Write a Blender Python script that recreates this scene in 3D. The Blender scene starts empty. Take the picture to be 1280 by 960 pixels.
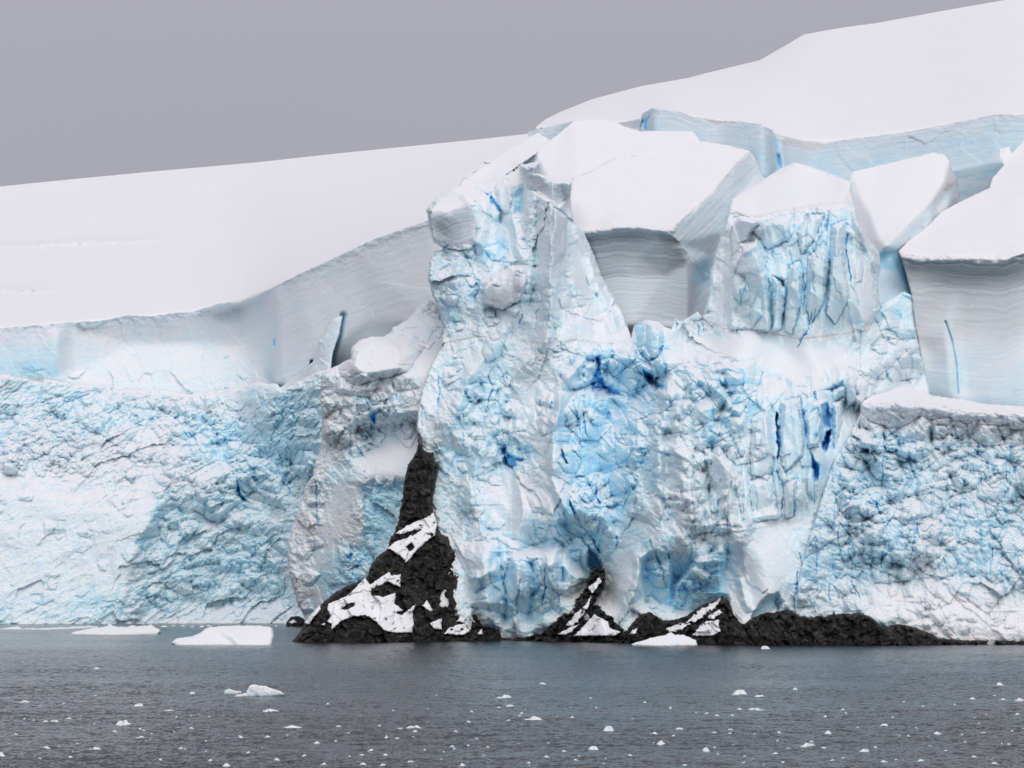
import bpy, math, random
import numpy as np
from mathutils import Vector
from mathutils.geometry import delaunay_2d_cdt

# ------------------------------------------------------------------ camera constants
F = 3630.0          # focal length in photo pixels (1280 wide)
CH = 18.0           # eye height above the sea, m
HZ = 722.0          # row of the horizon in the photo
f32 = np.float32
scene = bpy.context.scene
COL = scene.collection

def world(px, py, Y):
    return (px - 640.0) / F * Y, Y, CH + (HZ - py) / F * Y

# ------------------------------------------------------------------ numpy noise
def _h(ix, iy, s):
    n = (ix.astype(np.int64) * 374761393 + iy.astype(np.int64) * 668265263 + s * 2246822519) & 0xFFFFFFFF
    n = ((n ^ (n >> 13)) * 1274126177) & 0xFFFFFFFF
    n = ((n ^ (n >> 16)) * 2654435761) & 0xFFFFFFFF
    return ((n ^ (n >> 15)) & 0xFFFFFF).astype(f32) / f32(0xFFFFFF)

def perlin(x, y, s=0):
    x = np.asarray(x, dtype=f32); y = np.asarray(y, dtype=f32)
    ix = np.floor(x).astype(np.int32); iy = np.floor(y).astype(np.int32)
    fx = x - ix; fy = y - iy
    ux = fx * fx * fx * (fx * (fx * 6 - 15) + 10); uy = fy * fy * fy * (fy * (fy * 6 - 15) + 10)
    def g(dx, dy):
        a = _h(ix + dx, iy + dy, s) * f32(6.2831853)
        return np.cos(a) * (fx - dx) + np.sin(a) * (fy - dy)
    a = g(0, 0); b = g(1, 0); c = g(0, 1); d = g(1, 1)
    return ((a + (b - a) * ux) * (1 - uy) + (c + (d - c) * ux) * uy) * f32(1.5)

def fbm(x, y, s=0, o=4, gain=0.5):
    r = 0; a = 1.0; t = 0.0
    for k in range(o):
        r = r + perlin(x * 2.03 ** k + 17.3 * k, y * 2.03 ** k - 9.1 * k, s + k) * a; t += a; a *= gain
    return r / t

def ridged(x, y, s=0, o=4, gain=0.55):
    r = 0; a = 1.0; t = 0.0
    for k in range(o):
        n = 1 - np.abs(perlin(x * 2.1 ** k + 31.7 * k, y * 2.1 ** k, s + k)) * 1.6
        r = r + n * a; t += a; a *= gain
    return r / t

def facet(x, y, s=0, tilt=0.8, off=0.35):
    """broken blocks: every cell is a tilted plane; returns (height in cell units, distance to the next cell)"""
    x = np.asarray(x, dtype=f32); y = np.asarray(y, dtype=f32)
    ix = np.floor(x).astype(np.int32); iy = np.floor(y).astype(np.int32)
    f1 = np.full(x.shape, 9, f32); f2 = np.full(x.shape, 9, f32); val = np.zeros(x.shape, f32)
    for dx in (-1, 0, 1):
        for dy in (-1, 0, 1):
            cx = ix + dx; cy = iy + dy
            qx = cx + 0.1 + 0.8 * _h(cx, cy, s) - x; qy = cy + 0.1 + 0.8 * _h(cx, cy, s + 1) - y
            d = np.sqrt(qx * qx + qy * qy)
            v = (_h(cx, cy, s + 2) - 0.5) * 2 * off + ((_h(cx, cy, s + 3) - 0.5) * qx + (_h(cx, cy, s + 4) - 0.5) * qy) * 2 * tilt
            near = d < f1
            f2 = np.where(near, f1, np.minimum(f2, d)); val = np.where(near, v, val); f1 = np.where(near, d, f1)
    return val, f2 - f1

def sstep(a, b, x):
    t = np.clip((x - a) / (b - a), 0, 1); return t * t * (3 - 2 * t)

# ------------------------------------------------------------------ polygons, strokes
def seg_dist(px, py, pts, closed):
    """distance to a polyline, and the side of it (cross sign of the nearest segment)"""
    best = np.full(px.shape, 1e9, f32); side = np.zeros(px.shape, f32); along = np.zeros(px.shape, f32)
    n = len(pts); m = n if closed else n - 1
    for i in range(m):
        ax, ay = pts[i][:2]; bx, by = pts[(i + 1) % n][:2]
        vx, vy = bx - ax, by - ay; L = vx * vx + vy * vy + 1e-9
        t = np.clip(((px - ax) * vx + (py - ay) * vy) / L, 0, 1)
        d = np.hypot(px - ax - t * vx, py - ay - t * vy)
        c = d < best
        best = np.where(c, d, best); side = np.where(c, np.sign(vx * (py - ay) - vy * (px - ax)), side)
        along = np.where(c, (i + t) / m, along)
    return best, side, along

def inside(px, py, pts):
    r = np.zeros(px.shape, bool); n = len(pts)
    for i in range(n):
        ax, ay = pts[i][:2]; bx, by = pts[(i + 1) % n][:2]
        if ay == by: continue
        c = ((ay > py) != (by > py)) & (px < (bx - ax) * (py - ay) / (by - ay) + ax)
        r ^= c
    return r

def sdist(px, py, pts):
    d, _, _ = seg_dist(px, py, pts, True)
    return np.where(inside(px, py, pts), d, -d)

def soft(px, py, pts, w):
    """1 inside the polygon, 0 outside, ramp of w pixels"""
    xs = [p[0] for p in pts]; ys = [p[1] for p in pts]
    out = np.zeros(px.shape, f32)
    m = (px > min(xs) - w) & (px < max(xs) + w) & (py > min(ys) - w) & (py < max(ys) + w)
    if m.any(): out[m] = sstep(-w, w, sdist(px[m], py[m], pts))
    return out

# ------------------------------------------------------------------ depth fields from control points
class Field:
    X0, Y0, ST = -330, -80, 2.0
    NX, NY = 980, 470
    def __init__(self, pts, lines=(), blur=3):
        P = [tuple(p) for p in pts]; E = []
        for ln in lines:
            k = len(P); P += [tuple(p) for p in ln]; E += [(k + i, k + i + 1) for i in range(len(ln) - 1)]
        A = np.array(P, float)
        for bx in np.linspace(-330, 1620, 9):
            for by in (-250, 1050):
                k = np.argmin((A[:, 0] - bx) ** 2 + (A[:, 1] - by) ** 2); P.append((bx, by, A[k, 2]))
        for by in np.linspace(-100, 900, 6):
            for bx in (-330, 1620):
                k = np.argmin((A[:, 0] - bx) ** 2 + (A[:, 1] - by) ** 2); P.append((bx, by, A[k, 2]))
        vs, es, fs, ov, oe, of = delaunay_2d_cdt([Vector(p[:2]) for p in P], E, [], 0, 1e-5)
        V = np.array([(v.x, v.y) for v in vs])
        Z = np.array([P[o[0]][2] if len(o) else np.nan for o in ov])
        for i in np.where(np.isnan(Z))[0]:
            d = np.hypot(A[:, 0] - V[i, 0], A[:, 1] - V[i, 1]); w = 1 / (d ** 2 + .1); Z[i] = (w * A[:, 2]).sum() / w.sum()
        g = np.zeros((self.NY, self.NX), f32)
        gx = self.X0 + self.ST * np.arange(self.NX); gy = self.Y0 + self.ST * np.arange(self.NY)
        for f in fs:
            for k in range(1, len(f) - 1):
                t = [f[0], f[k], f[k + 1]]; a, b, c = V[t]; za, zb, zc = Z[t]
                x0, x1 = np.searchsorted(gx, min(a[0], b[0], c[0]) - 1), np.searchsorted(gx, max(a[0], b[0], c[0]) + 1)
                y0, y1 = np.searchsorted(gy, min(a[1], b[1], c[1]) - 1), np.searchsorted(gy, max(a[1], b[1], c[1]) + 1)
                if x0 >= x1 or y0 >= y1: continue
                X, Yy = np.meshgrid(gx[x0:x1], gy[y0:y1])
                D = (b[1] - c[1]) * (a[0] - c[0]) + (c[0] - b[0]) * (a[1] - c[1])
                if abs(D) < 1e-9: continue
                l1 = ((b[1] - c[1]) * (X - c[0]) + (c[0] - b[0]) * (Yy - c[1])) / D
                l2 = ((c[1] - a[1]) * (X - c[0]) + (a[0] - c[0]) * (Yy - c[1])) / D
                l3 = 1 - l1 - l2
                m = (l1 > -1e-4) & (l2 > -1e-4) & (l3 > -1e-4)
                sub = g[y0:y1, x0:x1]; sub[m] = (l1 * za + l2 * zb + l3 * zc)[m]
        for _ in range(2):
            k = int(blur)
            if k > 0:
                for ax in (0, 1):
                    p = np.pad(g, [(k, k) if a == ax else (0, 0) for a in (0, 1)], mode='edge')
                    cs = np.cumsum(p, axis=ax, dtype=np.float64); w = 2 * k + 1
                    z = np.zeros_like(np.take(cs, [0], axis=ax)); cs = np.concatenate([z, cs], axis=ax)
                    n = g.shape[ax]
                    g = ((np.take(cs, range(w, w + n), axis=ax) - np.take(cs, range(0, n), axis=ax)) / w).astype(f32)
        self.g = g
    def __call__(self, px, py):
        u = np.clip((px - self.X0) / self.ST, 0, self.NX - 1.01); v = np.clip((py - self.Y0) / self.ST, 0, self.NY - 1.01)
        i = u.astype(int); j = v.astype(int); a = u - i; b = v - j; g = self.g
        return (g[j, i] * (1 - a) + g[j, i + 1] * a) * (1 - b) + (g[j + 1, i] * (1 - a) + g[j + 1, i + 1] * a) * b

def tag(o, label=None, cat=None, group=None, kind=None):
    if label: o['label'] = label
    if cat: o['category'] = cat
    if group: o['group'] = group
    if kind: o['kind'] = kind
    return o

def link_mesh(name, co, quads, mat, parent=None, attrs=None, smooth=True):
    me = bpy.data.meshes.new(name)
    me.vertices.add(len(co)); me.vertices.foreach_set('co', np.asarray(co, f32).ravel())
    nf = len(quads); me.loops.add(nf * 4); me.polygons.add(nf)
    me.loops.foreach_set('vertex_index', np.asarray(quads, np.int32).ravel())
    me.polygons.foreach_set('loop_start', np.arange(0, nf * 4, 4, dtype=np.int32))
    me.polygons.foreach_set('use_smooth', np.full(nf, smooth))
    for k, v in (attrs or {}).items():
        a = me.attributes.new(k, 'FLOAT', 'POINT'); a.data.foreach_set('value', np.asarray(v, f32))
    me.update(calc_edges=True); me.validate()
    o = bpy.data.objects.new(name, me); COL.objects.link(o)
    o.data.materials.append(mat)
    if parent: o.parent = parent
    return o

def mass(name, outline, depth, mat, step=1.0, rag=(0, 8), rim=(0, 0), thick=30.0, holes=(), detail=None, parent=None, seed=1, seam=None, under=False, pits=0, parts=None, rest='ice_face'):
    """a body of ice, snow or rock: its front surface at real depth, its rim turned back, its flanks running `thick` metres back"""
    xs = [p[0] for p in outline]; ys = [p[1] for p in outline]
    gx = np.arange(min(xs) - 4 * step, max(xs) + 5 * step, step, dtype=f32)
    gy = np.arange(min(ys) - 4 * step, max(ys) + 5 * step, step, dtype=f32)
    PX, PY = np.meshgrid(gx, gy)
    sd = sdist(PX, PY, outline)
    for hl in holes: sd = np.minimum(sd, -sdist(PX, PY, hl))
    away = 1.0
    if seam: away = sstep(6, 22, seg_dist(PX, PY, seam, False)[0])   # no rim along the line where two bodies join
    if rag[0]:
        sd = sd + away * rag[0] * fbm(PX / rag[1], PY / rag[1], seed + 77, 3, 0.6)
    if pits: sd = np.minimum(sd, 9 * (fbm(PX / 9 + .4 * PY / 9, PY / 7, seed + 99, 4, .65) + pits))
    dy, dx = np.gradient(sd, step)
    keep = sd > -2.6 * step
    gm = np.maximum(dx * dx + dy * dy, 0.3)
    out = sd < 0
    QX = np.where(out, PX - sd * dx / gm, PX); QY = np.where(out, PY - sd * dy / gm, PY)
    px = QX[keep]; py = QY[keep]; s = sd[keep]
    Y = depth(px, py).astype(f32)
    A = {'blue': np.zeros(px.shape, f32), 'grey': np.zeros(px.shape, f32), 'strat': np.zeros(px.shape, f32), 'strw': np.zeros(px.shape, f32), 'rough': np.ones(px.shape, f32), 'gap': np.zeros(px.shape, f32), 'face': np.zeros(px.shape, f32)}
    if detail: Y = detail(px, py, Y, A, np.maximum(s, 0))
    if rim[0]:
        t = np.clip(1 - np.maximum(s, 0) / rim[0], 0, 1)
        aw = sstep(6, 22, seg_dist(px, py, seam, False)[0]) if seam else 1.0
        Y = Y + aw * rim[1] * (1 - np.sqrt(np.maximum(1 - t * t, 0)))
    if under: Y = Y + .6 * np.maximum(py - np.interp(px, [p[0] for p in seam], [p[1] for p in seam]), 0)
    Y = np.where(s < -1.25 * step, Y + thick, Y)
    x, y, z = world(px, py, Y)
    idx = np.full(keep.shape, -1, np.int32); idx[keep] = np.arange(keep.sum())
    q = np.stack([idx[:-1, :-1], idx[1:, :-1], idx[1:, 1:], idx[:-1, 1:]], -1).reshape(-1, 4)
    q = q[(q >= 0).all(1)]
    if seam:                                                              # no flank where the neighbour carries on
        wall_q = (s[q] < -1.25 * step).any(1) & (seg_dist(px[q].mean(1), py[q].mean(1), seam, False)[0] < 7)
        q = q[~wall_q]
    A.pop('gap'); A.pop('face')
    co = np.stack([x, y, z], -1)
    if parts is None:
        if parent: co = co - np.array(parent.location, f32)
        return link_mesh(name, co, q, mat, parent, A)
    # an Empty at the foot of the body, and its differing surfaces (snow roof, cut side, front) as parts
    low = co[:, 2] <= co[:, 2].min() + 2
    root = bpy.data.objects.new(name, None); COL.objects.link(root); root.location = co[low].mean(0).tolist(); root.empty_display_size = 5
    co = co - np.array(root.location, f32); free = np.ones(len(q), bool)
    def piece_of(nm, qq):
        u, inv = np.unique(qq, return_inverse=True)
        link_mesh(nm, co[u], inv.reshape(-1, 4), mat, root, {k: v[u] for k, v in A.items()})
    for nm, fn in parts:
        k = free & (fn(px, py)[q].mean(1) > .5); free &= ~k
        if k.any(): piece_of(nm, q[k])
    if free.any(): piece_of(rest, q[free])
    return root

# ------------------------------------------------------------------ materials
def nt(name):
    m = bpy.data.materials.new(name); m.use_nodes = True; t = m.node_tree
    for n in list(t.nodes): t.nodes.remove(n)
    out = t.nodes.new('ShaderNodeOutputMaterial'); b = t.nodes.new('ShaderNodeBsdfPrincipled')
    t.links.new(b.outputs[0], out.inputs[0])
    return m, t, b

def node(t, kind, **kw):
    n = t.nodes.new(kind)
    for k, v in kw.items():
        if k in n.inputs: n.inputs[k].default_value = v
        else: setattr(n, k, v)
    return n

def L(t, a, b): t.links.new(a, b)

def math_(t, op, a, b=None, clamp=False):
    n = t.nodes.new('ShaderNodeMath'); n.operation = op; n.use_clamp = clamp
    for i, v in enumerate((a, b)):
        if v is None: continue
        if isinstance(v, (int, float)): n.inputs[i].default_value = v
        else: t.links.new(v, n.inputs[i])
    return n.outputs[0]

def mix_(t, fac, a, b):
    n = t.nodes.new('ShaderNodeMix'); n.data_type = 'RGBA'
    for s, v in ((n.inputs[0], fac), (n.inputs[6], a), (n.inputs[7], b)):
        if isinstance(v, (int, float)): s.default_value = v
        elif isinstance(v, tuple): s.default_value = v if len(v) == 4 else v + (1,)
        else: t.links.new(v, s)
    return n.outputs[2]

def ramp_(t, fac, stops, interp='LINEAR'):
    n = t.nodes.new('ShaderNodeValToRGB'); n.color_ramp.interpolation = interp
    e = n.color_ramp.elements
    while len(e) < len(stops): e.new(0.5)
    for i, (p, c) in enumerate(stops):
        e[i].position = p; e[i].color = c if len(c) == 4 else c + (1,)
    t.links.new(fac, n.inputs[0]); return n.outputs[0]

SNOW = (0.88, 0.882, 0.895)
def ice_material(name, bump=0.45, snow_lo=0.55, snow_hi=0.9, sss=0.8):
    m, t, b = nt(name)
    at = {k: node(t, 'ShaderNodeAttribute', attribute_name=k).outputs['Fac'] for k in ('blue', 'grey', 'strat', 'strw', 'rough')}
    geo = t.nodes.new('ShaderNodeNewGeometry')
    n1 = node(t, 'ShaderNodeTexNoise', Scale=0.35, Detail=6.0, Roughness=0.6); L(t, geo.outputs['Position'], n1.inputs['Vector'])
    n2 = node(t, 'ShaderNodeTexNoise', Scale=1.6, Detail=5.0, Roughness=0.65); L(t, geo.outputs['Position'], n2.inputs['Vector'])
    v = math_(t, 'MULTIPLY', math_(t, 'SUBTRACT', n1.outputs['Fac'], 0.5), 0.9)
    bl = math_(t, 'MULTIPLY', at['blue'], math_(t, 'ADD', v, 1.0), True)
    bl = math_(t, 'ADD', bl, math_(t, 'MULTIPLY', at['rough'], math_(t, 'MULTIPLY', math_(t, 'SUBTRACT', n2.outputs['Fac'], 0.46), 0.35)), True)
    col = ramp_(t, bl, [(0, SNOW), (0.25, (0.73, 0.87, 0.935)), (0.5, (0.42, 0.755, 0.935)), (0.75, (0.17, 0.55, 0.88)), (1.0, (0.03, 0.22, 0.66))])
    gy = math_(t, 'MULTIPLY', at['grey'], math_(t, 'ADD', math_(t, 'MULTIPLY', math_(t, 'SUBTRACT', n2.outputs['Fac'], 0.5), 1.6), 1.0), True)
    col = mix_(t, gy, col, (0.56, 0.585, 0.61))
    # dust and melt layers in the firn
    s1 = node(t, 'ShaderNodeTexNoise', noise_dimensions='1D', Scale=0.9, Detail=5.0, Roughness=0.8)
    n3 = node(t, 'ShaderNodeTexNoise', Scale=0.06, Detail=3.0); L(t, geo.outputs['Position'], n3.inputs['Vector'])
    warp = math_(t, 'ADD', at['strat'], math_(t, 'ADD', math_(t, 'MULTIPLY', n1.outputs['Fac'], 0.9), math_(t, 'MULTIPLY', n3.outputs['Fac'], 5.0))); L(t, warp, s1.inputs['W'])
    sc = ramp_(t, s1.outputs['Fac'], [(0.28, (0.25, 0.30, 0.34)), (0.42, (0.42, 0.48, 0.52)), (0.55, (0.55, 0.605, 0.64)), (0.72, (0.70, 0.74, 0.77))])
    col = mix_(t, math_(t, 'MULTIPLY', at['strw'], math_(t, 'ADD', 0.35, math_(t, 'MULTIPLY', n3.outputs['Fac'], 1.1)), True), col, sc)
    sep = t.nodes.new('ShaderNodeSeparateXYZ'); L(t, geo.outputs['Normal'], sep.inputs[0])
    mr = node(t, 'ShaderNodeMapRange', interpolation_type='SMOOTHSTEP'); L(t, math_(t, 'ADD', sep.outputs['Z'], math_(t, 'MULTIPLY', v, 0.4)), mr.inputs[0])
    mr.inputs[1].default_value = snow_lo; mr.inputs[2].default_value = snow_hi
    col = mix_(t, math_(t, 'MULTIPLY', mr.outputs[0], 0.85), col, SNOW)
    L(t, col, b.inputs['Base Color'])
    b.inputs['Roughness'].default_value = 0.62; b.inputs['Specular IOR Level'].default_value = 0.25
    b.inputs['Subsurface Weight'].default_value = sss; b.inputs['Subsurface Radius'].default_value = (0.35, 0.75, 1.0); b.inputs['Subsurface Scale'].default_value = 2.2
    bp = node(t, 'ShaderNodeBump', Distance=0.5)
    hh = math_(t, 'ADD', math_(t, 'MULTIPLY', n2.outputs['Fac'], 0.6), n1.outputs['Fac'])
    L(t, hh, bp.inputs['Height']); L(t, math_(t, 'MULTIPLY', at['rough'], bump), bp.inputs['Strength'])
    L(t, bp.outputs[0], b.inputs['Normal'])
    return m

def rock_material():
    m, t, b = nt('dark_basalt')
    geo = t.nodes.new('ShaderNodeNewGeometry')
    n1 = node(t, 'ShaderNodeTexNoise', Scale=0.5, Detail=8.0, Roughness=0.7); L(t, geo.outputs['Position'], n1.inputs['Vector'])
    n2 = node(t, 'ShaderNodeTexNoise', Scale=2.5, Detail=6.0, Roughness=0.75); L(t, geo.outputs['Position'], n2.inputs['Vector'])
    c = ramp_(t, n1.outputs['Fac'], [(0.3, (0.005, 0.0055, 0.006)), (0.5, (0.017, 0.0165, 0.016)), (0.68, (0.10, 0.092, 0.080))])
    L(t, c, b.inputs['Base Color']); b.inputs['Roughness'].default_value = 0.6; b.inputs['Specular IOR Level'].default_value = 0.25
    bp = node(t, 'ShaderNodeBump', Distance=0.8, Strength=0.9)
    L(t, math_(t, 'ADD', n1.outputs['Fac'], math_(t, 'MULTIPLY', n2.outputs['Fac'], 0.5)), bp.inputs['Height']); L(t, bp.outputs[0], b.inputs['Normal'])
    return m

def floe_material():
    m, t, b = nt('floating_ice')
    geo = t.nodes.new('ShaderNodeNewGeometry')
    sep = t.nodes.new('ShaderNodeSeparateXYZ'); L(t, geo.outputs['Position'], sep.inputs[0])
    n1 = node(t, 'ShaderNodeTexNoise', Scale=0.9, Detail=5.0); L(t, geo.outputs['Position'], n1.inputs['Vector'])
    h = math_(t, 'ADD', sep.outputs['Z'], math_(t, 'MULTIPLY', math_(t, 'SUBTRACT', n1.outputs['Fac'], 0.5), 0.15))
    c = ramp_(t, h, [(0.0, (0.72, 0.84, 0.88)), (0.08, (0.84, 0.88, 0.89)), (0.18, SNOW)])
    L(t, c, b.inputs['Base Color']); b.inputs['Roughness'].default_value = 0.6; b.inputs['Specular IOR Level'].default_value = 0.2
    bp = node(t, 'ShaderNodeBump', Distance=0.3, Strength=0.35); L(t, n1.outputs['Fac'], bp.inputs['Height']); L(t, bp.outputs[0], b.inputs['Normal'])
    return m

def sea_material():
    m, t, b = nt('sea_water')
    geo = t.nodes.new('ShaderNodeNewGeometry')
    b.inputs['Base Color'].default_value = (0.016, 0.021, 0.027, 1)
    b.inputs['Roughness'].default_value = 0.16; b.inputs['IOR'].default_value = 1.333
    def wave(sx, sy, detail, rough, off=0.0):
        mp = node(t, 'ShaderNodeMapping'); mp.inputs['Scale'].default_value = (sx, sy, 1); mp.inputs['Location'].default_value = (off, off * 0.7, 0)
        L(t, geo.outputs['Position'], mp.inputs['Vector'])
        n = node(t, 'ShaderNodeTexNoise', Scale=1.0, Detail=detail, Roughness=rough); L(t, mp.outputs[0], n.inputs['Vector']); return n.outputs['Fac']
    w = math_(t, 'ADD', wave(0.55, 0.30, 4, 0.6), math_(t, 'MULTIPLY', wave(1.7, 0.9, 3, 0.6, 13), 0.35))
    patch = wave(0.006, 0.020, 3, 0.5, 5)
    pr = node(t, 'ShaderNodeMapRange'); L(t, patch, pr.inputs[0]); pr.inputs[1].default_value = 0.35; pr.inputs[2].default_value = 0.65
    pr.inputs[3].default_value = 0.55; pr.inputs[4].default_value = 1.0
    sep = t.nodes.new('ShaderNodeSeparateXYZ'); L(t, geo.outputs['Position'], sep.inputs[0])
    lee = node(t, 'ShaderNodeMapRange', interpolation_type='SMOOTHSTEP'); L(t, sep.outputs['Y'], lee.inputs[0])
    lee.inputs[1].default_value = 600; lee.inputs[2].default_value = 790; lee.inputs[3].default_value = 1.0; lee.inputs[4].default_value = 0.8
    bp = node(t, 'ShaderNodeBump', Distance=0.8)
    L(t, w, bp.inputs['Height']); L(t, math_(t, 'MULTIPLY', math_(t, 'MULTIPLY', pr.outputs[0], lee.outputs[0]), 1.0), bp.inputs['Strength'])
    L(t, bp.outputs[0], b.inputs['Normal'])
    return m

ICE = ice_material('glacier_ice')
SNOWM = ice_material('firn_snow', bump=0.18, sss=0.0)
ROCK = rock_material(); FLOE = floe_material(); SEA = sea_material()

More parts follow.
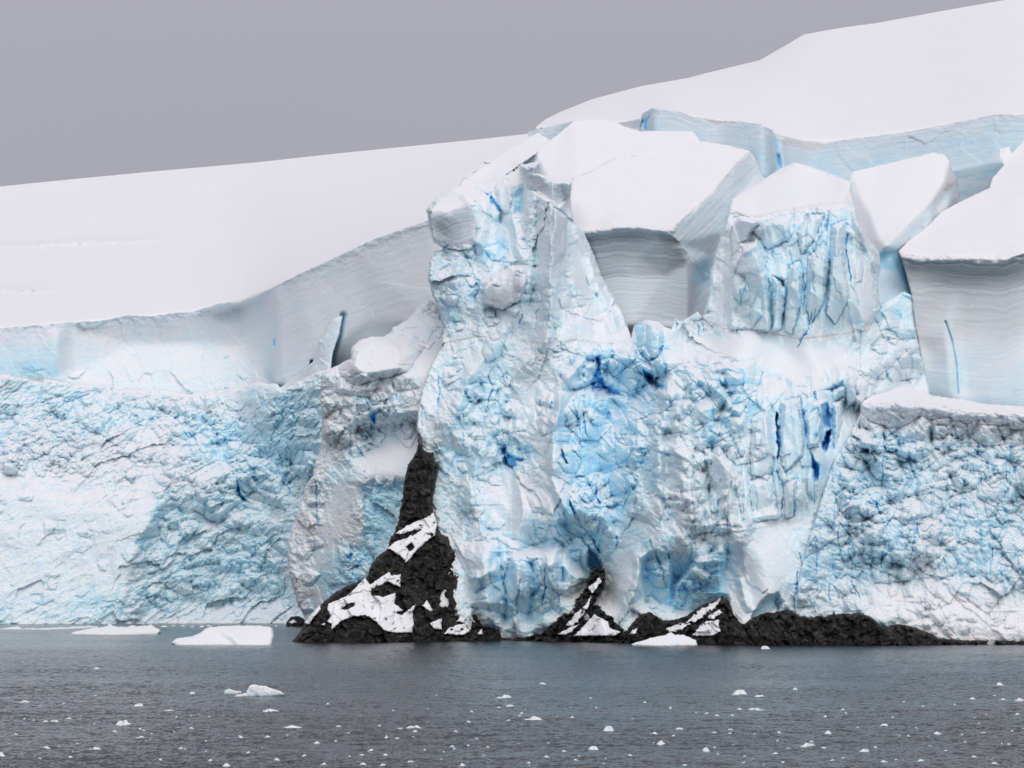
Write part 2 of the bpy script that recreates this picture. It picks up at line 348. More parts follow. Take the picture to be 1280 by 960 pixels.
# ------------------------------------------------------------------ cracks, caves and exposed blue ice (traced, photo pixels)
CRACKS = [  # points, width px, depth m, blue
 ([(970,514),(971,540),(973,560),(972,576)],4.5,12,1.0), ([(1002,495),(1003,515),(1008,530),(1009,548)],2.6,5,.75),
 ([(1014,496),(1018,491),(1021,499),(1016,503)],2.6,5,.85), ([(1018,600),(1018,632)],2.2,4,.75),
 ([(970,588),(974,596),(978,605),(982,622)],2.2,4,.85), ([(978,622),(978,646)],2,4,.9), ([(993,608),(992,646)],2.6,4,.7), ([(966,605),(966,632)],1.8,3,.7),
 ([(1060,288),(1058,312),(1063,342),(1064,356)],2.8,7,.85), ([(1063,356),(1071,372),(1076,386)],1.6,3,.6),
 ([(1002,340),(1007,358),(1006,372),(1003,396)],2.4,5,.8), ([(950,322),(960,340),(965,370),(965,412)],4.0,5,.42),
 ([(974,345),(983,362),(980,390),(976,412)],2.2,4,.45), ([(1016,388),(1011,412),(1002,425),(997,436)],2.8,5,.75),
 ([(1020,384),(1017,400),(1013,414)],1.6,3,.6), ([(1036,262),(1032,285),(1020,305),(1018,330)],4,4,.45), ([(1037,268),(1033,292)],2.4,4,.8),
 ([(965,312),(967,322)],3,3,.6), ([(986,312),(990,328),(992,340)],2,3,.6), ([(1036,340),(1034,365)],1.5,3,.3), ([(905,380),(904,410)],1.5,3,.4),
 ([(1090,370),(1092,395)],2,3,.3), ([(1018,330),(1016,352),(1019,372)],2,3,.45),
 ([(846,397),(847,413)],2.6,5,.8), ([(872,405),(874,420)],2,3,.75), ([(878,402),(880,414)],1.6,3,.7),
 ([(866,468),(878,484),(888,497),(902,514)],3.2,4,.62), ([(953,463),(951,474),(946,486)],2.6,4,.7), ([(920,447),(912,458),(904,452)],2.2,3,.55),
 ([(905,520),(901,538),(894,558),(888,570)],3,4,.5), ([(925,545),(924,560),(920,575)],2.6,3,.5), ([(935,570),(935,615)],4,3,.42), ([(898,610),(897,640),(899,665)],3,4,.6),
 ([(946,612),(945,650)],2,3,.42), ([(716,498),(722,518),(725,546)],2.4,4,.7), ([(730,514),(731,530),(734,546)],3.4,6,.9),
 ([(795,520),(806,526),(815,535),(824,550)],1.8,5,.85), ([(767,540),(773,552),(786,558)],3.4,5,.8), ([(800,560),(808,562)],4,4,.7), ([(793,535),(793,556)],1.8,3,.7),
 ([(701,562),(706,572),(711,580)],4.4,7,.95), ([(713,557),(720,566),(726,576)],2.6,5,.92), ([(718,547),(728,560)],2,4,.8), ([(718,596),(732,596)],4,4,.7),
 ([(745,605),(745,620),(750,631)],5.0,8,.9), ([(755,625),(762,642),(765,648)],2.6,3,.55), ([(711,624),(716,636),(720,647)],2.6,6,.95), ([(705,640),(711,651)],2.2,5,.9), ([(697,640),(701,652)],2.2,4,.7),
 ([(740,673),(746,684),(752,692)],4.0,7,.9), ([(770,670),(772,678),(771,688)],2.6,5,.85), ([(632,674),(634,690),(635,702)],3.4,4,.55),
 ([(627,706),(632,720),(630,732),(634,746)],2.6,5,.7), ([(651,724),(649,740),(645,757)],2.6,6,.75), ([(682,704),(681,735),(676,762)],2.4,6,.75), ([(696,732),(699,748),(697,760)],2,4,.6),
 ([(592,715),(594,725)],2,3,.4), ([(672,690),(683,700)],2,4,.6), ([(694,655),(700,668),(712,680)],2,4,.6),
 ([(814,674),(813,686)],3.4,5,.75), ([(818,688),(824,702),(828,716),(832,735)],4.2,6,.7), ([(836,690),(838,700)],3.2,5,.8), ([(814,656),(818,662),(825,663)],2.4,3,.6),
 ([(547,468),(549,485),(548,502),(546,515),(550,538)],1.8,5,.75), ([(527,500),(528,535)],2.4,3,.45), ([(562,520),(580,560)],1.6,2,.2),
 ([(609,468),(614,480),(615,488),(610,498),(609,511)],2.8,5,.85), ([(629,470),(632,480)],2.2,4,.8), ([(635,466),(634,475)],2,4,.8),
 ([(653,388),(649,406)],1.8,4,.6), ([(675,386),(669,394),(671,404),(668,416)],1.8,4,.7), ([(685,387),(687,402)],1.6,3,.55), ([(697,392),(697,404)],1.6,3,.5),
 ([(598,361),(595,370),(594,379)],3.4,5,.8), ([(676,499),(675,509)],2.6,4,.7), ([(690,502),(687,511)],3.0,4,.75), ([(766,436),(768,452)],2.6,4,.75), ([(745,428),(754,440)],2,3,.5),
 ([(668,308),(674,325)],2,3,.6), ([(579,540),(580,560)],2.4,4,.6), ([(625,545),(627,556)],2.4,3,.6), ([(597,610),(600,620)],2.4,3,.4), ([(734,348),(736,358)],2.4,5,.6), ([(745,365),(747,372)],3,5,.4),
 ([(556,400),(563,415)],2,3,.3), ([(560,305),(556,312)],3,5,.5),
 ([(457,498),(461,507)],2.6,4,.9), ([(472,536),(474,541)],3,4,.85), ([(495,492),(496,497)],2.4,4,.8), ([(393,596),(396,612),(396,640),(398,660)],1.8,5,.75), ([(510,515),(508,526)],2,3,.5), ([(456,588),(457,592)],2,4,.8),
 ([(427,672),(428,682)],2,4,.6), ([(490,478),(492,486)],2,3,.6), ([(433,475),(434,482)],2,3,.5), ([(445,555),(452,566),(458,574)],3,4,.5),
 ([(1014,662),(1020,676),(1021,690),(1020,722)],2.6,5,.75), ([(1050,655),(1048,668),(1049,684)],2,5,.7), ([(1147,652),(1145,668),(1141,683)],3.2,5,.8), ([(1141,683),(1138,705)],1.8,3,.5),
 ([(1118,644),(1106,660),(1101,672),(1098,690)],2.8,4,.65), ([(1103,690),(1101,712)],2.6,4,.75), ([(1091,695),(1087,716)],1.8,3,.6), ([(1090,622),(1096,630),(1100,641)],4.2,5,.85),
 ([(1210,573),(1208,592),(1204,612),(1200,644)],2.8,4,.55), ([(1222,554),(1221,570)],4,5,.75), ([(1104,540),(1107,560),(1104,580),(1103,600)],3.0,5,.75), ([(1107,548),(1118,540),(1124,548)],2.6,4,.7),
 ([(1136,575),(1140,588),(1146,600)],2.8,4,.6), ([(1068,590),(1075,600),(1086,612)],3,4,.75), ([(1062,612),(1064,628)],3,4,.6), ([(1084,625),(1083,650)],2.2,4,.7), ([(1045,622),(1043,650)],2.2,4,.65),
 ([(1186,545),(1192,548),(1200,546)],3,4,.65), ([(1263,562),(1262,574)],3,4,.55), ([(1271,580),(1268,592),(1264,598)],2.6,4,.6), ([(1272,548),(1276,552)],3,4,.7), ([(1240,640),(1255,660)],2.4,3,.45),
 ([(1242,684),(1240,700),(1238,722)],3,5,.6), ([(1063,724),(1069,736),(1076,748)],2,4,.75), ([(1036,730),(1036,745),(1038,756)],2,5,.7), ([(996,712),(997,730),(998,752)],3.2,5,.75), ([(1000,690),(1001,702)],3,4,.6),
 ([(1110,718),(1112,738)],2,3,.4), ([(1130,726),(1132,742)],1.8,3,.4), ([(1180,696),(1184,716)],2,3,.35), ([(1225,660),(1226,690)],2,3,.3), ([(975,744),(970,752),(974,762)],2.4,5,.5), ([(951,744),(960,736)],2,4,.5), ([(1017,748),(1018,765)],2,4,.5),
 ([(345,578),(350,592),(357,606),(364,612)],3.6,5,.7), ([(236,540),(240,545),(246,552)],3.2,5,.75), ([(270,540),(272,547)],4.4,6,.85), ([(268,520),(276,521)],2.4,3,.7), ([(91,500),(93,512)],1.8,3,.5), ([(104,510),(110,519)],1.8,3,.5),
 ([(163,602),(165,606)],2.4,3,.6), ([(325,679),(327,682)],3,5,.85), ([(300,525),(312,530)],3.6,4,.55), ([(340,515),(350,520)],3.6,4,.6), ([(336,505),(345,510)],3,4,.6), ([(363,520),(364,545)],2,2,.35), ([(310,540),(300,548)],3,3,.6),
 ([(265,720),(272,735)],3,4,.5), ([(230,690),(240,705)],3,4,.4),
]
CAVES = [  # outline, depth m, blue
 ([(743,446),(750,443),(753,470),(758,480),(772,487),(781,495),(765,496),(748,498),(742,490),(736,480),(740,468),(746,460)],6,.80),
 ([(803,458),(812,466),(820,475),(831,482),(827,490),(815,485),(806,474)],6,.86), ([(791,437),(797,435),(798,443),(793,447)],5,.9), ([(822,433),(830,431),(829,439),(824,446)],5,.8),
 ([(624,560),(632,557),(636,566),(645,570),(655,574),(656,580),(648,583),(640,589),(632,582),(628,570)],5,.78),
 ([(462,518),(468,513),(472,516),(471,530),(466,531),(462,524)],5,.85),
 ([(1027,505),(1034,500),(1040,518),(1040,538),(1030,536),(1025,520)],6,.62), ([(1032,538),(1041,537),(1036,558),(1031,567),(1026,559)],12,1.0),
 ([(1012,560),(1018,573),(1025,584),(1025,597),(1018,606),(1014,586)],7,.8), ([(1027,488),(1045,480),(1056,473),(1056,485),(1040,490)],4,.55),
 ([(607,242),(612,239),(620,252),(627,262),(624,265),(614,255)],7,.75), ([(640,246),(655,228),(656,250),(653,272),(641,268)],3,.36),
 ([(294,597),(299,605),(304,619),(314,630),(303,629),(296,620)],7,.72), ([(216,520),(224,519),(222,525),(218,524)],5,.95),
 ([(432,694),(443,689),(441,700),(436,702)],5,.65), ([(453,700),(460,690),(458,700)],4,.5),
 ([(250,446),(254,444),(250,452)],3,.5), ([(279,446),(288,443),(284,449),(278,450)],3,.5),
 ([(735,682),(745,690),(752,700),(752,714),(738,716),(733,700)],10,.6),
 ([(945,758),(958,745),(972,740),(980,752),(975,764),(950,772),(935,778)],6,.35),
]
CK = [([min(p[0] for p in c[0]) - 9, max(p[0] for p in c[0]) + 9, min(p[1] for p in c[0]) - 9, max(p[1] for p in c[0]) + 9], c) for c in CRACKS]
CV = [([min(p[0] for p in c[0]) - 9, max(p[0] for p in c[0]) + 9, min(p[1] for p in c[0]) - 9, max(p[1] for p in c[0]) + 9], c) for c in CAVES]

def carve(px, py, Y, A):
    wx = px + 2.6 * fbm(px / 9, py / 9, 501, 3); wy = py + 2.6 * fbm(px / 9, py / 9, 502, 3)
    for n, (bb, (pts, w, dep, bl)) in enumerate(CK):
        m = np.where((px > bb[0]) & (px < bb[1]) & (py > bb[2]) & (py < bb[3]))[0]
        if not len(m): continue
        d, sd, al = seg_dist(wx[m], wy[m], pts, False)
        taper = np.clip(al * (1 - al) * 4, 0, 1) ** .6 * (.55 + .9 * np.abs(perlin(al * 5 + n, al * 0 + n * 1.7, 503)) + .2)
        q = d * sd * (1 if n % 3 else -1)                        # signed: q < 0 is the sharp wall
        ww = w * taper * .62
        k = np.where(q < 0, np.clip(1.0 - (-q) / (.35 * ww + .35), 0, 1), np.clip(1.0 - q / (1.5 * ww + .4), 0, 1)) * np.clip(taper * 3, 0, 1)
        Y[m] += dep * (.35 + .4 * (bl > .93)) * k ** .8
        A['blue'][m] = np.maximum(A['blue'][m], bl * np.maximum(np.minimum(1.1 * k ** .85, 1) * np.minimum(.3 + taper, 1), .26 * np.exp(-(d / (1.4 * w + 1)) ** 2) * np.minimum(taper * 2, 1)))
        A['strw'][m] *= 1 - k; A['grey'][m] *= 1 - k
    for bb, (pts, dep, bl) in CV:
        m = np.where((px > bb[0]) & (px < bb[1]) & (py > bb[2]) & (py < bb[3]))[0]
        if not len(m): continue
        s = sdist(wx[m], wy[m], pts)
        Y[m] += dep * sstep(-1.2, 5, s)
        k = sstep(-2.5, 2.5, s)
        A['blue'][m] = np.maximum(A['blue'][m], bl * k); A['strw'][m] *= 1 - k; A['grey'][m] *= 1 - k
    return Y

def rough_ice(x, z, seed, big=14.0, amp=1.0, lean=0.0, tall=1.6, crumb=1.0):
    """broken glacier ice in metres: blocks within blocks within crumbs; returns displacement and how deep in the joints"""
    x = x + lean * z
    wx = x + 3.0 * fbm(x / 11, z / 14, seed + 5, 3) + .7 * fbm(x / 2.2, z / 2.6, seed + 7, 2)
    wz = z + 3.0 * fbm(x / 11 + 40, z / 14, seed + 6, 3) + .7 * fbm(x / 2.2 + 9, z / 2.6, seed + 8, 2)
    a, ea = facet((wx + .25 * wz) / big, (wz - .2 * wx) / (big * tall), seed + 10, 0.85, 0.20)
    rx, rz = wx * .88 + wz * .47, wz * .88 - wx * .47; qx, qz = wx * .70 - wz * .71, wz * .70 + wx * .71
    b, eb = facet(rx / (big * .42), rz / (big * .42 * tall), seed + 20, 1.0, 0.26)
    c, ec = facet(qx / (big * .18) + 7, qz / (big * .18 * 1.25), seed + 30, 1.1, 0.3)
    e, ee = facet(wx / (big * .08) + 3, wz / (big * .08 * 1.15), seed + 35, 1.1, 0.3)
    c = c * sstep(0, .14, ec); e = e * sstep(0, .16, ee); b = b * (.35 + .65 * sstep(0, .08, eb))
    vary = np.clip(.75 + 1.3 * fbm(x / 18, z / 18, seed + 9, 2), .25, 1.5)
    puff = np.abs(perlin(wx / 3.4, wz / 3.0, seed + 41)) * 1.1 + np.abs(perlin(wx / 1.5, wz / 1.3, seed + 42)) * .55
    d = amp * (a * big * .34 + vary * (b * big * .17 + c * big * .08 * crumb + e * big * .055 * crumb) - .8 * puff * crumb + .75 * fbm(x / 1.2, z / 1.05, seed + 48, 4, .6))
    sel = sstep(.05, .35, fbm(x / 7 + 5, z / 9, seed + 43, 3))
    joint = sel * np.clip(1 - eb / 0.13, 0, 1) + .6 * sstep(.0, .3, fbm(x / 9, z / 9 + 3, seed + 44, 2)) * np.clip(1 - ec / .16, 0, 1)
    n = perlin((x + .12 * z) / 2.4 + .6 * perlin(x / 3, z / 3, seed + 46), z / 9.5 + .61 * (x + .12 * z) / 2.4, seed + 45)
    slit = np.clip(1 - np.abs(n) / .055, 0, 1) * sstep(.12, .34, fbm(x / 10, z / 8 + 11, seed + 47, 3))
    d = d + amp * (0.4 * sel * np.clip(1 - eb / 0.2, 0, 1) ** 1.5 + 0.2 * slit)
    halo = sel * .75 * np.exp(-eb / .16) + .25 * sel * np.exp(-ec / .2)
    return d, np.clip(np.maximum(np.maximum(joint * .6, slit * .8), halo), 0, 1)

def chunks(px, py, Y, A, hand, zones_, seed):
    """angular blocks of ice standing out of a face: hand-placed (cx, cy, radius px, height m, [side angles deg], tilt x, tilt y), then scattered ones"""
    r = random.Random(seed); todo = list(hand)
    for poly, n, r0, r1, hgt, *asp in zones_:
        xs = [p[0] for p in poly]; ys = [p[1] for p in poly]
        P = np.array([(r.uniform(min(xs), max(xs)), r.uniform(min(ys), max(ys))) for _ in range(n * 5)], f32)
        P = P[inside(P[:, 0], P[:, 1], poly)][:n]
        for cx, cy in P:
            rad = r0 * (r1 / r0) ** (r.random() ** 1.6)
            todo.append((cx, cy, rad, rad * hgt * r.uniform(.5, 1.2), None, r.uniform(-.16, .16), r.uniform(-.22, .10), asp[0] * r.uniform(.7, 1.3) if asp else 1.0))
    for cx, cy, rad, h, sides, tx, ty, *asp in todo:
        asp = asp[0] if asp else 1.0
        m = np.where((np.abs(px - cx) < rad * 2.6) & (np.abs(py - cy) < rad * 2.6 * asp))[0]
        if sides is None:
            a0 = r.uniform(0, 360); sides = [a0 + k * 72 + r.uniform(-24, 24) for k in range(5)]
        S = [(math.radians(a), rad * r.uniform(.6, 1.15), r.uniform(.35, 1.0)) for a in sides]
        if not len(m): continue
        dx = px[m] - cx; dy = (py[m] - cy) / asp
        wob = .10 * rad * fbm(px[m] / (rad * .8) + cx, py[m] / (rad * .8), seed + 3, 3)
        f = tx * dx + ty * dy
        for a, rk, st in S: f = np.maximum(f, (h / (rad * .42)) * st * (dx * math.cos(a) + dy * math.sin(a) - rk + wob) )
        rel = f - h
        on = rel < 0
        Y[m] = np.where(on, Y[m] + rel, Y[m] + .9 * np.exp(-(rel / 1.3) ** 2))
        A['gap'][m] = np.maximum(A['gap'][m] * np.where(on, .25, 1), np.where(on, 0, np.exp(-(rel / 1.6) ** 2)))
        A['face'][m] = np.where(on, np.maximum(A['face'][m], sstep(0, -.5 * h, rel)), A['face'][m])
    return Y

def split_blocks(px, py, Y, A, blocks):
    """blocks and columns with a traced outline: (outline, height m, tilt across, tilt down, width of the flank px)"""
    wx = px + 2.2 * fbm(px / 8, py / 8, 521, 3); wy = py + 2.2 * fbm(px / 8, py / 8, 522, 3)
    for poly, h, tx, ty, fw in blocks:
        c = np.mean(poly, axis=0); x0, y0 = np.min(poly, axis=0) - 9; x1, y1 = np.max(poly, axis=0) + 9
        m = np.where((px > x0) & (px < x1) & (py > y0) & (py < y1))[0]
        if not len(m): continue
        sd = sdist(wx[m], wy[m], poly)
        rel = np.maximum(-h + tx * (px[m] - c[0]) + ty * (py[m] - c[1]), -h / fw * sd)
        on = rel < 0
        Y[m] = np.where(on, Y[m] + rel, Y[m] + 1.2 * np.exp(-(sd / 2.0) ** 2))
        A['gap'][m] = np.maximum(A['gap'][m] * np.where(on, .2, 1), np.where(on, 0, np.exp(-(sd / 2.6) ** 2)))
        A['face'][m] = np.where(on, np.maximum(A['face'][m], sstep(0, -.4 * h, rel)), A['face'][m])
    return Y

def ridges(px, py, Y, lines):
    """sharp crests (positive) and troughs (negative): (points, height m, width on one side px, on the other)"""
    wx = px + 4 * fbm(px / 22, py / 22, 531, 3); wy = py + 4 * fbm(px / 22, py / 22, 532, 3)
    for pts, amp, wl, wr in lines:
        xs = [p[0] for p in pts]; ys = [p[1] for p in pts]; w = max(wl, wr) + 6
        m = np.where((px > min(xs) - w) & (px < max(xs) + w) & (py > min(ys) - w) & (py < max(ys) + w))[0]
        if not len(m): continue
        d, sd, al = seg_dist(wx[m], wy[m], pts, False)
        k = np.clip(1 - d / np.where(sd > 0, wl, wr), 0, 1) ** 1.25 * np.clip(al * 8, 0, 1) ** .5 * np.clip((1 - al) * 8, 0, 1) ** .5
        Y[m] -= amp * k
    return Y

# ------------------------------------------------------------------ the front: shared depth of apron and towers
def front_base(px, py):
    sh = np.interp(px, [360, 480, 640, 760, 900, 1100, 1280], [817, 820, 838, 815, 787, 782, 795])
    return (sh + np.interp(py, [180, 400, 560, 700, 800], [112, 74, 40, 14, 0])).astype(f32)
FRONT_OFF = Field([
 (533,262,6),(560,262,-2),(575,300,4),(600,250,12),(615,205,60),(650,185,110),(672,166,180),(690,178,170),(655,202,50),(632,222,25),(620,250,14),(645,235,4),(662,240,-8),
 (672,215,-8),(715,226,10),(716,260,10),(735,320,22),(755,360,26),(785,410,30),(690,225,-6),(690,300,-14),(690,400,-16),(665,300,-4),(640,300,2),(628,355,-10),(610,400,-2),(570,350,-4),(545,350,6),(552,400,8),(590,330,6),
 (700,440,-12),(600,450,0),(560,520,2),(525,500,10),(523,545,12),(610,540,-4),(640,575,-2),(600,620,0),(560,620,10),(590,700,0),(640,650,-8),(610,720,-6),(650,760,-6),(700,740,-2),(700,690,6),
 (745,470,12),(770,450,6),(770,520,8),(760,580,6),(770,640,3),(745,690,14),(740,720,18),(800,440,8),(812,405,6),(812,440,2),(830,480,8),
 (880,430,16),(980,440,8),(1050,445,8),(1110,440,14),(1150,440,24),
 (960,560,-8),(1000,540,-8),(1000,620,-10),(930,620,-5),(900,650,-6),(880,725,12),(905,685,0),(860,690,-6),(825,725,8),(800,700,-8),(785,740,-8),(780,780,-4),(950,700,-8),(960,760,-8),(1000,660,-2),(1040,560,-2),(1060,510,4),
 (640,815,0),(540,815,0),(900,815,0),(1000,815,0),
 (914,255,10),(920,300,6),(890,380,14),(940,400,2),(1000,418,0),(1080,410,4),(1064,228,16),(1066,250,8),(1090,330,14),(1098,390,14),(992,203,42),(940,232,28),(1040,216,40),(1100,500,10),(1140,470,30)],
 lines=[[(697,480,-12),(690,545,-14),(690,600,-12),(713,648,-16),(738,662,-12)], [(835,470,-8),(828,540,-12),(826,600,-12),(835,650,-11),(852,668,-12)],
  [(868,452,0),(905,462,-4),(940,480,-6),(980,490,-6),(1030,478,-4),(1062,470,-2)], [(914,263,4),(930,267,1),(946,271,0),(980,263,-2),(1010,258,-2),(1058,252,-2)],
  [(1059,256,-4),(1057,320,-8),(1068,370,-6)], [(958,300,-4),(960,360,-4)], [(690,258,-16),(686,300,-18),(690,330,-16)]], blur=4)
def front(px, py): return front_base(px, py) + 1.35 * FRONT_OFF(px, py)

PLANES = [ # flat faces split off the ice: outline, softness, offset at its centre, slope across, slope down (metres per pixel)
 ([(692,258),(708,272),(706,318),(690,332)],2,-13,.55,.02),
 ([(672,270),(690,258),(690,330),(678,400),(662,400),(668,330)],3,-16,-.35,-.02),
 ([(652,208),(674,203),(690,223),(716,227),(712,246),(697,258),(672,240),(656,232)],3,-4,.10,.20),
 ([(640,232),(655,224),(656,268),(640,268)],2.5,4,-.3,.08),
 ([(700,655),(725,640),(755,642),(776,684),(752,712),(735,720),(715,690)],5,3,-.05,.42),
 ([(590,722),(640,692),(700,690),(728,722),(690,782),(640,797),(602,772)],8,-8,.03,.06),
 ([(843,765),(846,735),(868,700),(905,684),(908,700),(904,730),(913,752),(880,768)],4,2,.08,.34),
 ([(800,700),(820,690),(838,705),(842,760),(806,752)],4,1,-.12,.25),
 ([(833,510),(852,560),(850,640),(832,660),(826,600)],5,-9,-.4,0),
 ([(872,560),(905,545),(930,590),(920,660),(895,650),(880,610)],6,-6,-.1,.08),
 ([(938,596),(975,590),(985,640),(945,655)],6,-6,-.04,.10),
 ([(910,330),(945,300),(958,340),(960,412),(912,412)],5,-3,-.22,.06), ([(965,345),(980,350),(978,412),(966,412)],3,-2,.3,.05),
 ([(897,290),(925,272),(945,276),(935,300),(915,330),(893,380),(888,360)],4,4,-.5,.05),
 ([(1066,262),(1092,310),(1098,390),(1076,410),(1064,340)],5,0,.55,.0),
 ([(562,520),(590,500),(585,560),(560,570)],6,2,-.3,.05), ([(700,470),(728,490),(720,560),(700,560)],5,-6,.4,.0),
 ([(890,466),(915,455),(930,480),(912,500)],4,-3,-.2,.2), ([(1000,500),(1030,500),(1028,545),(1008,545)],4,-9,-.1,.06),
]
SMOOTH = [ # snow shelves and smooth flanks: outline, softness, roughness
 ([(870,420),(930,418),(1000,428),(1060,430),(1050,455),(990,475),(950,462),(900,448)],10,.12),
 ([(915,255),(992,203),(1064,228),(1058,250),(985,260),(945,268)],5,.06),
 ([(900,270),(935,272),(950,290),(930,320),(915,400),(890,400),(893,330)],8,.22),
 ([(925,700),(960,640),(1010,640),(1000,700),(985,740),(940,770)],14,.25),
 ([(775,690),(798,680),(800,720),(790,760),(765,775),(752,765)],6,.35),
 ([(700,390),(720,300),(735,310),(775,400),(780,420),(740,425)],8,.35),
 ([(718,235),(713,250),(716,277),(740,325),(760,380),(735,340),(700,260)],6,.25),
 ([(690,260),(708,270),(705,320),(690,400),(672,400),(675,320)],5,.35),
 ([(1040,330),(1095,310),(1098,400),(1060,400)],10,.4),
 ([(605,360),(615,345),(640,332),(655,335),(659,350),(650,375),(628,387),(602,380)],3,.15),
 ([(533,262),(560,238),(575,243),(590,262),(596,285),(590,308),(560,306),(545,300)],3,.2),
 ([(580,222),(650,182),(672,166),(690,178),(632,219),(600,235)],4,.25),
 ([(560,440),(620,430),(600,470),(560,500),(545,470)],10,.4), ([(600,600),(640,590),(690,610),(700,640),(640,660),(600,650)],16,.45), ([(640,470),(690,450),(690,520),(650,540)],12,.5), ([(560,560),(600,540),(600,620),(570,640)],12,.55),
]
BLUEZ = [ # broad zones of clean blue ice showing through the snow
 ([(735,440),(790,430),(835,440),(830,500),(822,560),(800,640),(770,660),(740,600),(720,600),(700,560),(715,500)],24,.35),
 ([(690,540),(730,560),(760,640),(740,640),(700,590)],12,.35),
 ([(795,402),(822,403),(835,440),(832,478),(800,470),(788,430)],4,.5),
 ([(860,450),(950,470),(945,520),(890,560),(860,500)],18,.3), ([(960,500),(1050,490),(1040,600),(970,600)],14,.22),
 ([(620,540),(670,560),(660,600),(620,590)],10,.3), ([(600,650),(700,660),(720,700),(690,780),(610,780),(590,720)],18,.2),
 ([(820,690),(870,690),(910,684),(906,735),(914,750),(880,768),(810,760),(800,720)],7,.42),
 ([(580,222),(650,182),(672,166),(690,178),(632,219),(600,235)],5,.25), ([(600,300),(640,300),(640,330),(605,345)],8,.22),
 ([(535,318),(600,315),(598,390),(560,420),(540,370)],8,.22), ([(930,280),(1060,260),(1060,420),(930,400)],20,.16),
 ([(700,610),(770,640),(770,700),(730,720),(690,690)],10,.3), ([(1095,310),(1140,360),(1150,440),(1100,400)],8,.2),
 ([(560,440),(640,430),(640,520),(560,540)],14,.14), ([(540,560),(600,560),(590,660),(545,640)],12,.18), ([(760,690),(800,650),(840,670),(835,700)],8,.22)]
GREYZ = [([(640,205),(680,205),(720,222),(712,260),(690,250),(665,240),(650,215)],4,.7), ([(533,262),(560,238),(575,243),(590,262),(596,285),(590,308),(560,306),(545,300)],3,.75),
 ([(605,360),(615,345),(640,332),(655,335),(659,350),(650,375),(628,387),(602,380)],3,.5), ([(895,275),(940,272),(960,290),(930,320),(905,310)],6,.5),
 ([(690,258),(708,270),(705,320),(690,330)],4,.45), ([(535,318),(600,315),(598,390),(560,420),(540,370)],6,.35), ([(840,600),(880,640),(890,680),(850,660)],8,.4), ([(830,500),(845,560),(838,640),(826,600)],8,.35),  # first zone: shade on the spire's right face put into the colour
 ([(690,520),(705,480),(700,540)],6,.3), ([(640,225),(655,222),(652,250),(640,250)],4,.5), ([(590,560),(640,620),(600,640)],14,.2)]

FRONT_RIDGES = [ # going down a line, the first width lies on its left in the photo
 ([(690,224),(694,262),(688,320),(690,400),(676,440)],10,18,13), ([(716,228),(722,290),(744,350),(778,424)],5,9,10), ([(641,220),(641,268),(650,322)],7,9,9), ([(612,238),(600,300),(612,342),(598,420)],6,13,10),
 ([(664,332),(640,400),(585,476),(552,556)],8,24,22), ([(626,262),(628,330)],-6,8,8), ([(672,250),(668,330),(660,400)],-7,9,9), ([(706,340),(722,402)],-4,8,8), ([(575,320),(570,360),(560,410)],4,10,10),
 ([(700,410),(640,470),(600,560),(585,640)],5,20,24), ([(650,500),(640,560),(655,640),(640,700)],5,18,18), ([(740,440),(704,480),(692,545),(690,600),(715,650)],7,10,20), ([(836,470),(829,540),(827,600),(836,650)],7,18,10),
 ([(770,500),(745,560),(760,630)],-6,18,18), ([(800,520),(790,580),(800,640)],4,12,12), ([(870,470),(850,520),(842,580)],5,14,16), ([(905,500),(890,560),(872,600)],-5,12,12), ([(940,490),(915,560),(905,640)],5,12,14),
 ([(600,690),(612,740),(606,785)],6,12,14), ([(640,690),(650,740),(640,790)],5,10,14), ([(684,690),(690,740),(676,785)],5,10,12), ([(622,690),(632,740),(630,785)],-5,7,7), ([(664,700),(668,740),(660,780)],-4,7,7), ([(700,690),(704,730)],-4,7,7),
 ([(800,690),(796,730),(775,785)],5,8,10), ([(912,690),(940,650),(985,640)],4,12,12), ([(925,720),(935,765)],5,10,10), ([(1066,256),(1080,300),(1096,340)],4,8,8), ([(914,256),(896,310),(884,390)],5,8,12)]
